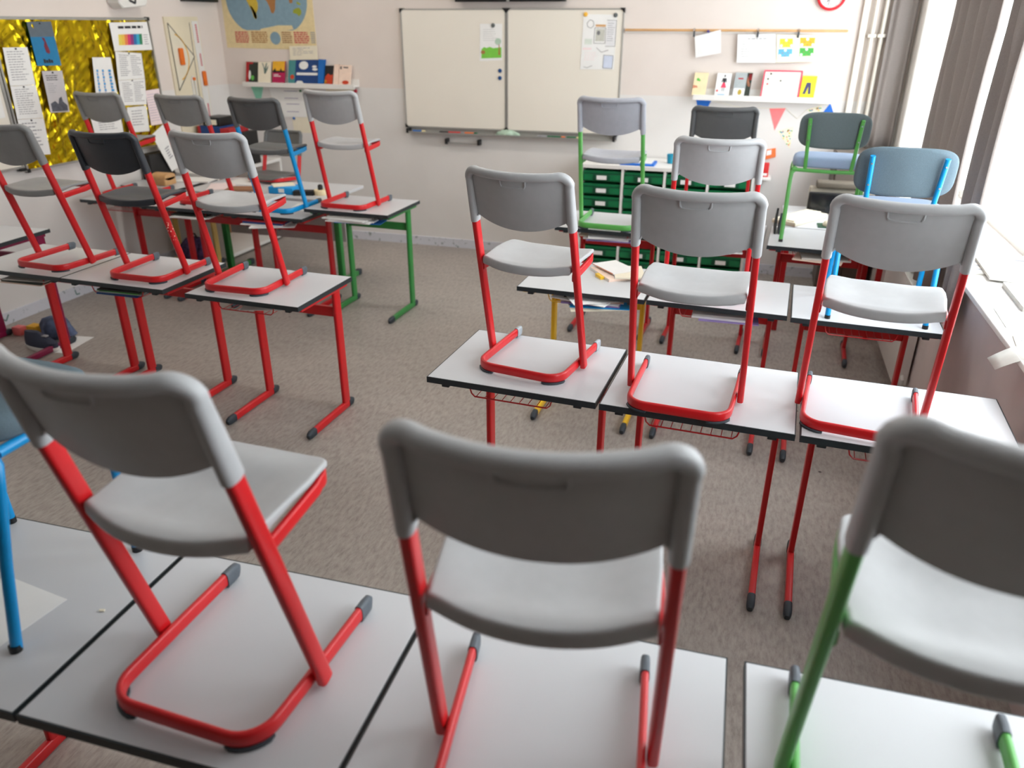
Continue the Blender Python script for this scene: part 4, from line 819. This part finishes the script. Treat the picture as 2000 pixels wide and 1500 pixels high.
# ------------------------------------------------------------------ rail, papers, ledge, bunting, clock
rl = empty('display_rail', (-.29, YF, 1.95)); tag(rl, 'thin wooden display rail on a white strip right of the whiteboard', 'rail')
MB().box(-1.155, YF-.012, 1.952, .575, YF-.001, 1.985).build('white_strip', white, rl, smooth=0); MB().rbox(-1.155, YF-.03, 1.966, .575, YF-.0125, 1.984, .003).build('wooden_bar', wood, rl)
RG = 'papers clipped to the display rail'
q = [(-.583,1.929),(-.381,1.981),(-.361,1.809),(-.56,1.769)]
o, d = sheet('paper_sheet', q, FP, .032, paper, .001, 'blank white paper hanging crooked on the display rail', 'paper', RG); text_lines(q, FP, d, .1, .3, .9, .9, 8, o, mat('faint ink', (214, 216, 222), .8), .2)
q = [(-.246,1.946),(.045,1.951),(.072,1.742),(-.229,1.737)]
o, d = sheet('paper_sheet', q, FP, .032, paper, .001, 'white list with a dark heading in the middle of the display rail', 'paper', RG); text_lines(q, FP, d, .27, .14, .78, .20, 1, o, ink, .5, .05); text_lines(q, FP, d, .1, .25, .35, .85, 7, o, ink, .18); text_lines(q, FP, d, .5, .25, .75, .85, 7, o, ink, .18)
q = [(.052,1.948),(.34,1.944),(.359,1.755),(.075,1.742)]
o, d = sheet('paper_sheet', q, FP, .031, paperc, .001, 'cream sheet with four coloured cards, rightmost on the display rail', 'paper', RG)
for m_, cq in (('card yellow', [(.081,1.916),(.177,1.919),(.186,1.857),(.087,1.856)]), ('card orange', [(.231,1.926),(.343,1.926),(.344,1.865),(.24,1.864)]), ('card blue', [(.08,1.841),(.185,1.845),(.19,1.789),(.085,1.784)]), ('card green', [(.239,1.852),(.343,1.853),(.349,1.797),(.245,1.792)])):
    c2 = plate(cq, FP, d, d+.001).build('coloured_card', K(m_), o, smooth=0)
    mb = MB(); [polyq(mb, cq, FP, d+.001, oval(u, v, .1, .17)) for u, v in ((.5, .18), (.12, .82), (.9, .82))]; mb.build('bus_pattern', paper, c2, smooth=0)
    mb = MB(); [polyq(mb, cq, FP, d+.0012, oval(u, v, .04, .06)) for u, v in ((.5, .85), (.3, .5), (.7, .5))]; mb.build('grille_print', K('map brown'), c2, smooth=0)
CGp = 'clips on the display rail'
for x, lb in ((-.589, 'dark clip at the left corner of the crooked paper'), (-.092, 'dark clip above the list sheet'), (.214, 'dark clip above the coloured cards')):
    o = empty('clip', (x, YF-.036, 1.92)); tag(o, lb, 'clip', CGp)
    MB().rbox(x-.007, YF-.042, 1.925, x+.007, YF-.0335, 1.968, .002).build('jaw', capd, o); MB().tube([(x-.005, YF-.034, 1.968), (x-.005, YF-.036, 1.99), (x+.005, YF-.036, 1.99), (x+.005, YF-.034, 1.968)], .0022, 6).build('lever', steel, o)
mb = MB(); n = 14; mb.loft([[(-.479+r*cos(2*pi*i/n), YF-.034-h_, 1.967+r*sin(2*pi*i/n)) for i in range(n)] for r, h_ in ((.011, 0), (.011, .004), (.007, .012), (.009, .016))]); tag(mb.build('push_pin', mat('violet pin', (70, 60, 130), .4)), 'violet push pin holding the crooked paper', 'pin', CGp)
KG = 'books on the right ledge'
book([(-.551,1.657),(-.440,1.656),(-.452,1.49),(-.562,1.49)], K('cover sand'), 'sand coloured book with a green leaf and a hand on the right ledge', KG, prints=[(K('leaf green'), [oval(.3, .3, .1, .07), oval(.42, .34, .07, .05)]), (K('cover skin'), [[(0, .55), (.3, .58), (.38, .66), (.0, .7)]])])
book([(-.369,1.657),(-.255,1.656),(-.262,1.49),(-.378,1.49)], paper, 'white book with a black figure in a pink skirt', KG, prints=[(inkd, [oval(.55, .12, .05, .05), [(.42, .22), (.68, .22), (.72, .4), (.64, .4), (.62, .32), (.6, .42), (.48, .42), (.46, .32), (.42, .4), (.36, .4)]]), (K('hot pink'), [[(.46, .42), (.62, .42), (.74, .64), (.36, .64)]]), (K('cover grey'), [R(.44, .64, .52, .8), R(.56, .64, .64, .8)]), (K('marker red'), [oval(.15, .78, .07, .05)]), (K('card blue'), [R(.2, .93, .7, .96)])])
book([(-.225,1.663),(-.091,1.662),(-.100,1.49),(-.234,1.49)], K('cover grey'), 'grey book with red title beside the pink skirt book', KG, prints=[(K('cover dark'), [R(.7, 0, 1, 1)]), (K('cover red'), [R(.2, .22, .5, .28), R(.8, .02, 1, .3)]), (K('cover skin'), [[(.72, .1), (.82, .3), (.95, .5), (.92, .6), (.8, .55), (.72, .4)]]), (paper, [R(.03, .66, .68, .98)]), (K('map yellow'), [oval(.4, .83, .12, .12)])])
mwb = empty('mini_whiteboard', (.14, YF-.07, 1.486)); tag(mwb, 'mini whiteboard with pink frame leaning on the right ledge', 'whiteboard')
PL = lambda x, z, dd: (x, YF-(.075+dd)+.04*(z-1.486)/.2, z)
plate([(-.002,1.680),(.285,1.680),(.278,1.486),(-.010,1.486)], PL, 0, .008).build('panel', wbm, mwb, smooth=0)
mb = MB(); 
for pl in ([(-.008,1.486),(0,1.684)], [(-.002,1.682),(.287,1.682)], [(.285,1.684),(.278,1.486)]): stroke(mb, pl, lambda x, z, dd: PL(x, z, dd*6+.006), .010, .001)
mb.build('frame', K('hot pink'), mwb, smooth=0)
for c_, m_ in (((.05, 1.66), inkd), ((.032, 1.622), K('magnet grey')), ((.032, 1.585), K('hot pink')), ((.13, 1.61), K('magnet grey'))): disc(MB(), c_, PL, .0085, .012, .007, 12).build('small_magnet', m_, mwb)
book([(.295,1.648),(.405,1.648),(.398,1.49),(.288,1.49)], K('cover lime'), 'yellow book with a pair of jeans, last on the right ledge', KG, prints=[(K('cover denim'), [[(.36, .3), (.64, .3), (.72, .82), (.56, .82), (.5, .48), (.36, .82), (.18, .82)]])])
BN = 'bunting under the right ledge'
for pts, m_, lb in (([(-.527,1.452),(-.394,1.452),(-.470,1.27)], K('royal blue'), 'blue pennant at the left end of the bunting'), ([(.073,1.394),(.202,1.40),(.139,1.223)], K('salmon'), 'pink pennant in the middle of the bunting'), ([(.535,1.447),(.482,1.36),(.60,1.32)], K('royal blue'), 'small blue pennant at the right end of the bunting')):
    tag(plate(pts, FP, .0002, .002).build('pennant', m_, smooth=0), lb, 'pennant', BN)
for pts, lb in (([(.162,1.22),(.282,1.258),(.280,1.079)], 'cream dotted pennant right of the pink one'), ([(.366,1.39),(.474,1.433),(.487,1.30)], 'cream dotted pennant beside the small blue one')):
    o = plate(pts, FP, .0002, .002).build('pennant', paperc, smooth=0); tag(o, lb, 'pennant', BN); r_2 = random.Random(5)
    for m_ in ('card blue', 'card yellow', 'card green', 'marker orange'):
        mb = MB()
        for _ in range(6):
            a_, b_ = sorted((r_2.uniform(.05, .95), r_2.uniform(.05, .95))); w = (a_, b_-a_, 1-b_)
            disc(mb, tuple(sum(w[k]*pts[k][i] for k in range(3))*.94+.06*sum(p_[i] for p_ in pts)/3 for i in (0, 1)), FP, .002, .0028, .0055, 8)
        mb.build('dots', K(m_), o, smooth=0)
tag(MB().tube([FP(x, z, .004) for x, z in ((-.53,1.453),(-.394,1.44),(-.169,1.395),(.073,1.394),(.202,1.40),(.3,1.32),(.366,1.392),(.474,1.433),(.54,1.448))], .0015, 5).build('bunting_string', paperc), 'thin string carrying the pennants below the right ledge', 'string')
ck = empty('wall_clock', (.416, YF, 2.115)); tag(ck, 'round wall clock with red rim, cut by the picture top', 'clock')
cc = (.416, 2.221); n = 48
MB().loft([[(cc[0]+r*cos(2*pi*i/n), YF-h_, cc[1]+r*sin(2*pi*i/n)) for i in range(n)] for r, h_ in ((.104, .001), (.106, .02), (.103, .036), (.094, .042), (.087, .040), (.085, .028))], caps=False).build('rim', K('clock red'), ck)
disc(MB(), cc, FP, .001, .028, .0855, 48).build('dial', paper, ck, smooth=0)
mb = MB()
for i in range(60):
    a_ = 2*pi*i/60; r0 = .074 if i % 5 else .070; stroke(mb, [(cc[0]+r0*sin(a_), cc[1]+r0*cos(a_)), (cc[0]+.080*sin(a_), cc[1]+.080*cos(a_))], lambda x, z, dd: FP(x, z, .028+dd), .0012 if i % 5 else .003, .0006)
mb.build('minute_marks', inkd, ck, smooth=0)
for i in range(1, 13):
    cu = bpy.data.curves.new('numeral', 'FONT'); cu.body = str(i); cu.size = .021; cu.align_x = 'CENTER'; cu.align_y = 'CENTER'; cu.extrude = .0004
    tf = bpy.data.objects.new('numeral_curve', cu); C.objects.link(tf); bpy.context.view_layer.update()
    me_ = bpy.data.meshes.new_from_object(tf.evaluated_get(bpy.context.evaluated_depsgraph_get())); bpy.data.objects.remove(tf); me_.materials.clear(); me_.materials.append(inkd)
    t_ = bpy.data.objects.new('numeral', me_); C.objects.link(t_); a_ = 2*pi*i/12
    t_.parent = ck; t_.location = (.058*sin(a_), -.029, cc[1]-2.115+.058*cos(a_)); t_.rotation_euler = (pi/2, 0, 0)
for ang, l_, w in ((radians(212), .05, .006), (radians(196), .07, .004)):
    mb = MB(); stroke(mb, [(cc[0]-.012*sin(ang), cc[1]-.012*cos(ang)), (cc[0]+l_*sin(ang), cc[1]+l_*cos(ang))], lambda x, z, dd: FP(x, z, .0295+dd), w, .001); mb.build('hand', inkd, ck, smooth=0)
disc(MB(), cc, FP, .029, .034, .006).build('hub', inkd, ck)

# ------------------------------------------------------------------ drawer cabinet
CX0, CX1, CY, CT = -1.385, .03, 6.50, .955
cbn = empty('drawer_cabinet', ((CX0+CX1)/2, 6.75, 0)); tag(cbn, 'low white cabinet with rows of green drawers under the right ledge', 'cabinet')
MB().box(CX0-.008, CY-.008, CT-.03, CX1+.008, YF-.02, CT).build('top_board', white, cbn, smooth=0, bevel=.002)
MB().box(CX0, CY, 0, CX1, YF-.02, .06).build('plinth', white, cbn, smooth=0)
cw = (CX1-CX0-.02)/4
for i in range(5): MB().box(CX0+cw*i, CY, .06, CX0+cw*i+.02, YF-.02, CT-.03).build('upright_panel', white, cbn, smooth=0)
MB().box(CX0+.02, YF-.03, .06, CX1-.02, YF-.02, CT-.03).build('back_panel', white, cbn, smooth=0)
dr0 = None
for i in range(4):
    for j in range(8):
        x0 = CX0+cw*i+.024; z0 = CT-.037-.1075*(j+1); x1 = x0+cw-.028
        if dr0 is None:
            d_ = MB().box(x0, CY+.03, z0, x1, CY+.38, z0+.09).box(x0, CY+.004, z0+.012, x1, CY+.03, z0+.066).box(x0, CY+.012, z0+.066, x1, CY+.03, z0+.090)
            d_ = d_.build('drawer', tray_g, cbn, smooth=0, bevel=.002); dr0 = d_
            MB().rbox(x0+.09, CY-.006, z0+.016, x1-.09, CY+.0035, z0+.064, .003).build('label_holder', tray_d, d_)
            MB().box(x0+.118, CY-.0075, z0+.022, x1-.118, CY-.0062, z0+.056).build('label_card', paper, d_, smooth=0)
            MB().box(x0, CY+.001, z0+.068, x1, CY+.0115, z0+.072).build('rim_lip', tray_d, d_, smooth=0)
        else:
            c = copy_tree(dr0, cbn); c.location = dr0.location+Vector((cw*i, 0, -.1075*j))
t_ = empty('blue_folder_tray', (-.92, 6.62, CT)); tag(t_, 'flat blue tray with white papers on the drawer cabinet', 'tray')
MB().rbox(-1.06, 6.53, CT, -.775, 6.74, CT+.018, .005).build('tray_body', K('royal blue'), t_); MB().box(-1.04, 6.545, CT+.0185, -.80, 6.73, CT+.026).build('paper_pile', paper, t_, smooth=0)
t_ = empty('blue_cup', (-.66, 6.75, CT)); tag(t_, 'small teal blue cup on the drawer cabinet behind the chair', 'cup'); n = 20
MB().loft([[(-.66+r*cos(2*pi*i/n), 6.75+r*sin(2*pi*i/n), CT+h_) for i in range(n)] for r, h_ in ((.03, 0), (.034, .003), (.04, .075), (.037, .075), (.031, .01))]).build('cup_body', mat('teal plastic', (20, 140, 170), .4), t_); MB().tube([(-.62, 6.75, CT+.06), (-.595, 6.75, CT+.055), (-.595, 6.75, CT+.025), (-.624, 6.75, CT+.02)], .005).build('cup_handle', mat('teal plastic', (20, 140, 170), .4), t_)
# small wall shelf right of the cabinet with bright things
tag(MB().rbox(.05, YF-.14, .835, .16, YF-.001, .858, .003).build('small_shelf', white), 'small white shelf on the front wall right of the drawer cabinet', 'shelf')
o = MB().rbox(.075, YF-.11, .8585, .135, YF-.05, .97, .006).build('red_box', K('marker red')); tag(o, 'small red box standing on the little wall shelf', 'box'); MB().box(.085, YF-.112, .87, .125, YF-.1105, .89).build('label', paper, o, smooth=0)
o = plate([(.095, 1.066), (.168, 1.083), (.178, 1.012), (.098, .985)], FP, .0003, .012).build('orange_booklet', K('marker orange'), smooth=0); tag(o, 'orange booklet fixed on the wall above the red box', 'booklet')
mb = MB(); patch(mb, [(.095, 1.066), (.168, 1.083), (.178, 1.012), (.098, .985)], FP, .012, .05, .1, .55, .6); mb.build('white_panel', paper, o, smooth=0)
# dark brown low cupboard in the right corner
o = empty('corner_cupboard', (.80, 6.8, 0)); tag(o, 'dark brown low cupboard in the right front corner', 'cupboard')
bwm = mat('dark brown wood', (92, 82, 74), .5, .15, 7, stretch=(1, 1, 8))
MB().box(.615, 6.55, .05, .98, YF-.08, 1.13).build('body', bwm, o, smooth=0, bevel=.002); MB().box(.625, 6.532, .06, .795, 6.5495, 1.12).build('door', bwm, o, smooth=0, bevel=.002); MB().box(.80, 6.532, .06, .97, 6.5495, 1.12).build('door', bwm, o, smooth=0, bevel=.002); MB().box(.63, 6.56, .0, .97, YF-.09, .05).build('plinth', bwm, o, smooth=0)
# computer table by the window
ct = empty('computer_table', (.62, 5.9, 0)); tag(ct, 'white computer table with red legs in the right front corner', 'table')
MB().rbox(.26, 5.53, .735, .96, 6.25, .765, .004).build('tabletop', lam, ct)
for x, y in ((.30, 5.57), (.92, 5.57), (.30, 6.2), (.92, 6.2)): MB().rbox(x-.018, y-.018, 0, x+.018, y+.018, .735, .004).build('leg', red2, ct)
MB().box(.32, 5.56, .675, .90, 5.585, .732).build('apron', red2, ct, smooth=0)
kb = empty('keyboard', (.37, 5.75, .7655)); tag(kb, 'cream computer keyboard lying slanted on the computer table', 'keyboard')
Rk = Matrix.Rotation(radians(58), 4, 'Z')
def kbx(mb, x0, y0, z0, x1, y1, z1, r=.003):
    m2 = MB().rbox(x0, y0, z0, x1, y1, z1, r); 
    vv = [Rk @ Vector(v)+Vector((.37, 5.76, .7655)) for v in m2.v]; mb.add(vv, m2.f); return mb
kbx(MB(), -.22, -.09, .0, .22, .09, .03, .008).build('case', K('beige device'), kb)
mb = MB()
for r_i in range(5):
    for c_i in range(14): kbx(mb, -.205+.026*c_i, .05-.03*r_i, .031, -.183+.026*c_i, .074-.03*r_i, .038, .002)
for r_i in range(4):
    for c_i in range(2): kbx(mb, .165+.024*c_i, .05-.03*r_i, .031, .185+.024*c_i, .074-.03*r_i, .038, .002)
mb.build('keys', paperc, kb)
ms = empty('mouse', (.55, 5.62, .7655)); tag(ms, 'computer mouse on a dark green pad beside the keyboard', 'mouse')
lo = [[(.545+.032*k*cos(t), 5.63+.055*k*sin(t), .7705+h_) for t in [2*pi*i/24 for i in range(24)]] for k, h_ in ((.95, 0), (1, .006), (.85, .022), (.4, .032), (.05, .034))]
MB().loft(lo).build('shell', K('beige device'), ms, smooth=60); MB().rbox(.543, 5.655, .795, .547, 5.672, .803, .001).build('wheel', black, ms)
tag(MB().rbox(.48, 5.56, .7655, .66, 5.70, .770, .0015).build('mouse_pad', tray_d), 'dark green mouse pad under the mouse', 'mouse pad')
mo = empty('monitor', (.60, 6.08, .7655)); tag(mo, 'black flat device behind the keyboard on the computer table', 'monitor')
MB().rbox(.42, 6.0, .77, .86, 6.04, .92, .006).build('screen_housing', black, mo); MB().rbox(.56, 6.03, .7655, .70, 6.14, .775, .003).build('stand', black, mo); MB().box(.44, 5.998, .79, .84, 6.0, .905).build('display', mat('dark display', (22, 24, 28), .15), mo, smooth=0)
pr = empty('printer', (.62, 6.28, .7655)); tag(pr, 'old grey beige printer behind the black device, partly hidden', 'printer')
MB().rbox(.43, 6.15, .7655, .88, 6.24, .93, .012).build('case', mat('beige grey case', (172, 164, 148), .6, .05, 10), pr); MB().rbox(.47, 6.11, .932, .80, 6.24, .975, .01).build('paper_feed', mat('dark beige case', (96, 88, 76), .6, .05, 10), pr)
lp_ = empty('desk_file_holder', (.17, 5.62, 0)); 
fh = empty('file_holder', (.19, 5.24, .805)); C.objects.unlink(lp_)
tag(fh, 'dark file folders standing slanted behind the green chair leg', 'files')
for i, (x, a_) in enumerate(((.145, 0), (.172, .02))): MB().prism([(5.12, .8055), (5.33, .8055), (5.33, .86-.02*i), (5.15, .965-.03*i)], lambda y, z, x=x: (x+.04, y, z), lambda y, z, x=x: (x+.052, y, z)).build('folder', K('cover black') if i == 0 else capd, fh, smooth=0)
# office chair base in the shade below the window desks is left out of sight by the desks

# ------------------------------------------------------------------ window side
RPTS = MB()
rd = empty('radiator', (.97, 5.4, .1)); tag(rd, 'white ribbed radiator under the window sill', 'radiator')
MB().box(.955, 4.52, .12, 1.015, 5.45, .70).build('panel', whitem, rd, smooth=0)
mb = MB(); [mb.rbox(.935, 4.53+.034*i, .125, .9545, 4.553+.034*i, .695, .004, 2) for i in range(27)]; mb.build('ribs', whitem, rd)
MB().rbox(.93, 4.52, .70, 1.02, 5.45, .715, .004).build('top_grille', whitem, rd); MB().tube([(.985, 4.50, .0), (.985, 4.50, .16), (.985, 4.53, .18)], .010).build('supply_pipe', whitem, rd)
def curtain(x, y0, y1, z0, nf, amp, label, seed, thick=.004, along='y'):
    rn = random.Random(seed); ny = nf*14; pts = []
    ph = [rn.uniform(-.5, .5) for _ in range(nf+2)]
    def prof(t, z):
        k = t*nf; i = int(k); fr_ = k-i; a_ = amp*(.75+.5*abs(ph[i])); w = sin(2*pi*(k+.15*sin(2*pi*t)))
        return a_*w*(.8+.2*sin(z*.9+ph[i]*3))+.01*sin(3*z+t*7)*(z < 2)
    vs, fs = [], []; nz = 14
    for j in range(nz+1):
        z = z0+(2.95-z0)*j/nz
        for i in range(ny+1):
            t = i/ny; d = prof(t, z); y = y0+(y1-y0)*t
            vs.append((x+d, y, z) if along == 'y' else (y, x+d, z))
    for j in range(nz):
        for i in range(ny): k = j*(ny+1)+i; fs.append((k, k+1, k+ny+2, k+ny+1))
    ct_ = empty('curtain', (x, (y0+y1)/2, z0) if along == 'y' else ((y0+y1)/2, x, z0)); tag(ct_, label, 'curtain', 'grey curtains along the windows')
    o = MB().add(vs, fs).build('cloth', curt, ct_, smooth=180); so_ = o.modifiers.new('cloth thickness', 'SOLIDIFY'); so_.thickness = thick
    mb = MB()
    for i in range(0, ny+1, 14): y = y0+(y1-y0)*i/ny; (mb.tube([(x, y-.008, 2.95), (x, y-.008, 2.985), (x, y+.008, 2.985), (x, y+.008, 2.95)], .003, 6) if along == 'y' else mb.tube([(y-.008, x, 2.95), (y-.008, x, 2.985), (y+.008, x, 2.985), (y+.008, x, 2.95)], .003, 6))
    mb.build('curtain_hooks', whitem, ct_)
    return ct_
tag(MB().rbox(.96, -3, 2.99, 1.0, 6.80, 3.02, .004).build('curtain_rail', alu), 'long curtain rail above the windows', 'rail')
curtain(YF-.10, .850, 1.025, 1.14, 2, .018, 'grey curtain gathered in the front right corner beside the pipes', 1, along='x')
structure(MB().rbox(1.05, YF-.30, .956, 1.12, YF-.002, 3.0, .02).build('trim_3', white))
curtain(.975, 4.28, 5.20, .74, 5, .03, 'wide grey curtain hanging between the two bright windows', 2)
curtain(.975, 3.80, 4.03, .74, 2, .028, 'narrow grey curtain bundle at the end of the newspaper covered sill', 3)
curtain(.965, 1.90, 2.28, .42, 3, .025, 'grey curtain cut by the right picture edge beside the last desk', 4)
# newspapers on the sill
NG = 'newspapers on the window sill'
def news(pts, z, t, label, lines=5, droop=None):
    o = lay(pts, z, t).build('newspaper', newsp, smooth=0, bevel=.001); tag(o, label, 'newspaper', NG)
    mb = MB(); (ax, ay), (bx, by), (cx_, cy_), (dx, dy) = pts
    for i in range(lines):
        v0 = .12+.8*i/lines; k = lambda u, v: ((ax*(1-u)+bx*u)*(1-v)+(dx*(1-u)+cx_*u)*v, (ay*(1-u)+by*u)*(1-v)+(dy*(1-u)+cy_*u)*v)
        for u0 in (.08, .4, .7):
            mb.prism([k(u0, v0), k(u0+.22, v0), k(u0+.22, v0+.3/lines), k(u0, v0+.3/lines)], lambda a_, b_: (a_, b_, z+t+.0002), lambda a_, b_: (a_, b_, z+t+.0008))
    mb.build('print', ink, o, smooth=0); return o
zs = .9553
news([(1.03, 3.97), (1.34, 3.95), (1.35, 4.38), (1.03, 4.40)], zs, .010, 'folded newspaper pile at the curtain end of the sill')
news([(1.10, 3.86), (1.36, 3.80), (1.36, 4.30), (1.12, 4.33)], zs+.0108, .012, 'top newspaper of the pile at the curtain end of the sill')
o = news([(1.13, 3.44), (1.36, 3.36), (1.36, 3.78), (1.14, 3.80)], zs, .022, 'rolled newspaper with a blue picture on the sill')
MB().box(1.26, 3.5, zs+.023, 1.32, 3.6, zs+.024).build('blue_picture', K('card blue'), o, smooth=0)
news([(1.02, 3.22), (1.30, 3.20), (1.31, 3.42), (1.03, 3.46)], zs, .003, 'open newspaper page in the middle of the sill')
news([(1.0, 2.98), (1.28, 2.92), (1.29, 3.16), (1.02, 3.13)], zs+.001, .004, 'cream newspaper page near the right picture edge on the sill')
o = empty('drooping_newspaper', (.98, 2.95, .93)); tag(o, 'newspaper corner drooping over the edge of the sill', 'newspaper', NG)
vs = []
for i in range(9):
    t = i/8; x = 1.12-.20*t; z = zs+.006-.10*max(0, t-.55)**1.3*1.6
    vs += [(x, 2.86+.03*t, z), (x, 3.02-.02*t, z)]
mb = MB().add(vs, [(2*i, 2*i+1, 2*i+3, 2*i+2) for i in range(8)]); p_ = mb.build('page', newsp, o, smooth=60); s_ = p_.modifiers.new('thickness', 'SOLIDIFY'); s_.thickness = .002; s_.offset = 1

# ------------------------------------------------------------------ light
w = bpy.data.worlds.new('overcast sky'); S.world = w; w.use_nodes = True
bg_ = w.node_tree.nodes['Background']; bg_.inputs[0].default_value = (.91, .965, 1, 1); bg_.inputs[1].default_value = 11.6
for y0, y1 in ((4.2, 6.98), (2.2, 4.2), (1.0, 2.2)):
    l = bpy.data.lights.new('window_portal', 'AREA'); l.shape = 'RECTANGLE'; l.size = 2.05; l.size_y = y1-y0; l.cycles.is_portal = True
    lo_ = bpy.data.objects.new('window_portal', l); C.objects.link(lo_); lo_.location = (GX+.10, (y0+y1)/2, 1.98); lo_.rotation_euler = (0, pi/2, 0)
for i, (x, y) in enumerate(((-3.7, 3.7), (-1.5, 3.7), (-3.7, 5.6), (-1.5, 5.6))):  # unseen lamps, added to brighten the left side and even out the window light
    ce = empty('added_fill_lamp', (x, y, H-.08)); tag(ce, 'long unseen lamp added under the ceiling as fill light', 'lamp', 'added fill lamps')
    MB().rbox(x-.7, y-.09, H-.06, x+.7, y+.09, H-.001, .01).build('housing', whitem, ce)
    em = MATS.get('fill lamp diffuser')
    if not em:
        em = bpy.data.materials.new('fill lamp diffuser'); em.use_nodes = True; bs = em.node_tree.nodes['Principled BSDF']; bs.inputs['Emission Color'].default_value = (1, .93, .84, 1); bs.inputs['Emission Strength'].default_value = 20; MATS['fill lamp diffuser'] = em
    MB().rbox(x-.68, y-.075, H-.075, x+.68, y+.075, H-.0605, .006).build('diffuser', em, ce)
S.view_settings.view_transform = 'Standard'; S.view_settings.look = 'None'; S.view_settings.gamma = 1; S.view_settings.exposure = -.36
S.view_settings.use_curve_mapping = False
S.cycles.use_denoising = True; S.cycles.max_bounces = 10; S.cycles.diffuse_bounces = 6; S.cycles.sample_clamp_indirect = 6; S.cycles.transparent_max_bounces = 16
for o in list(C.objects):
    if 'wl' in o: del o['wl']
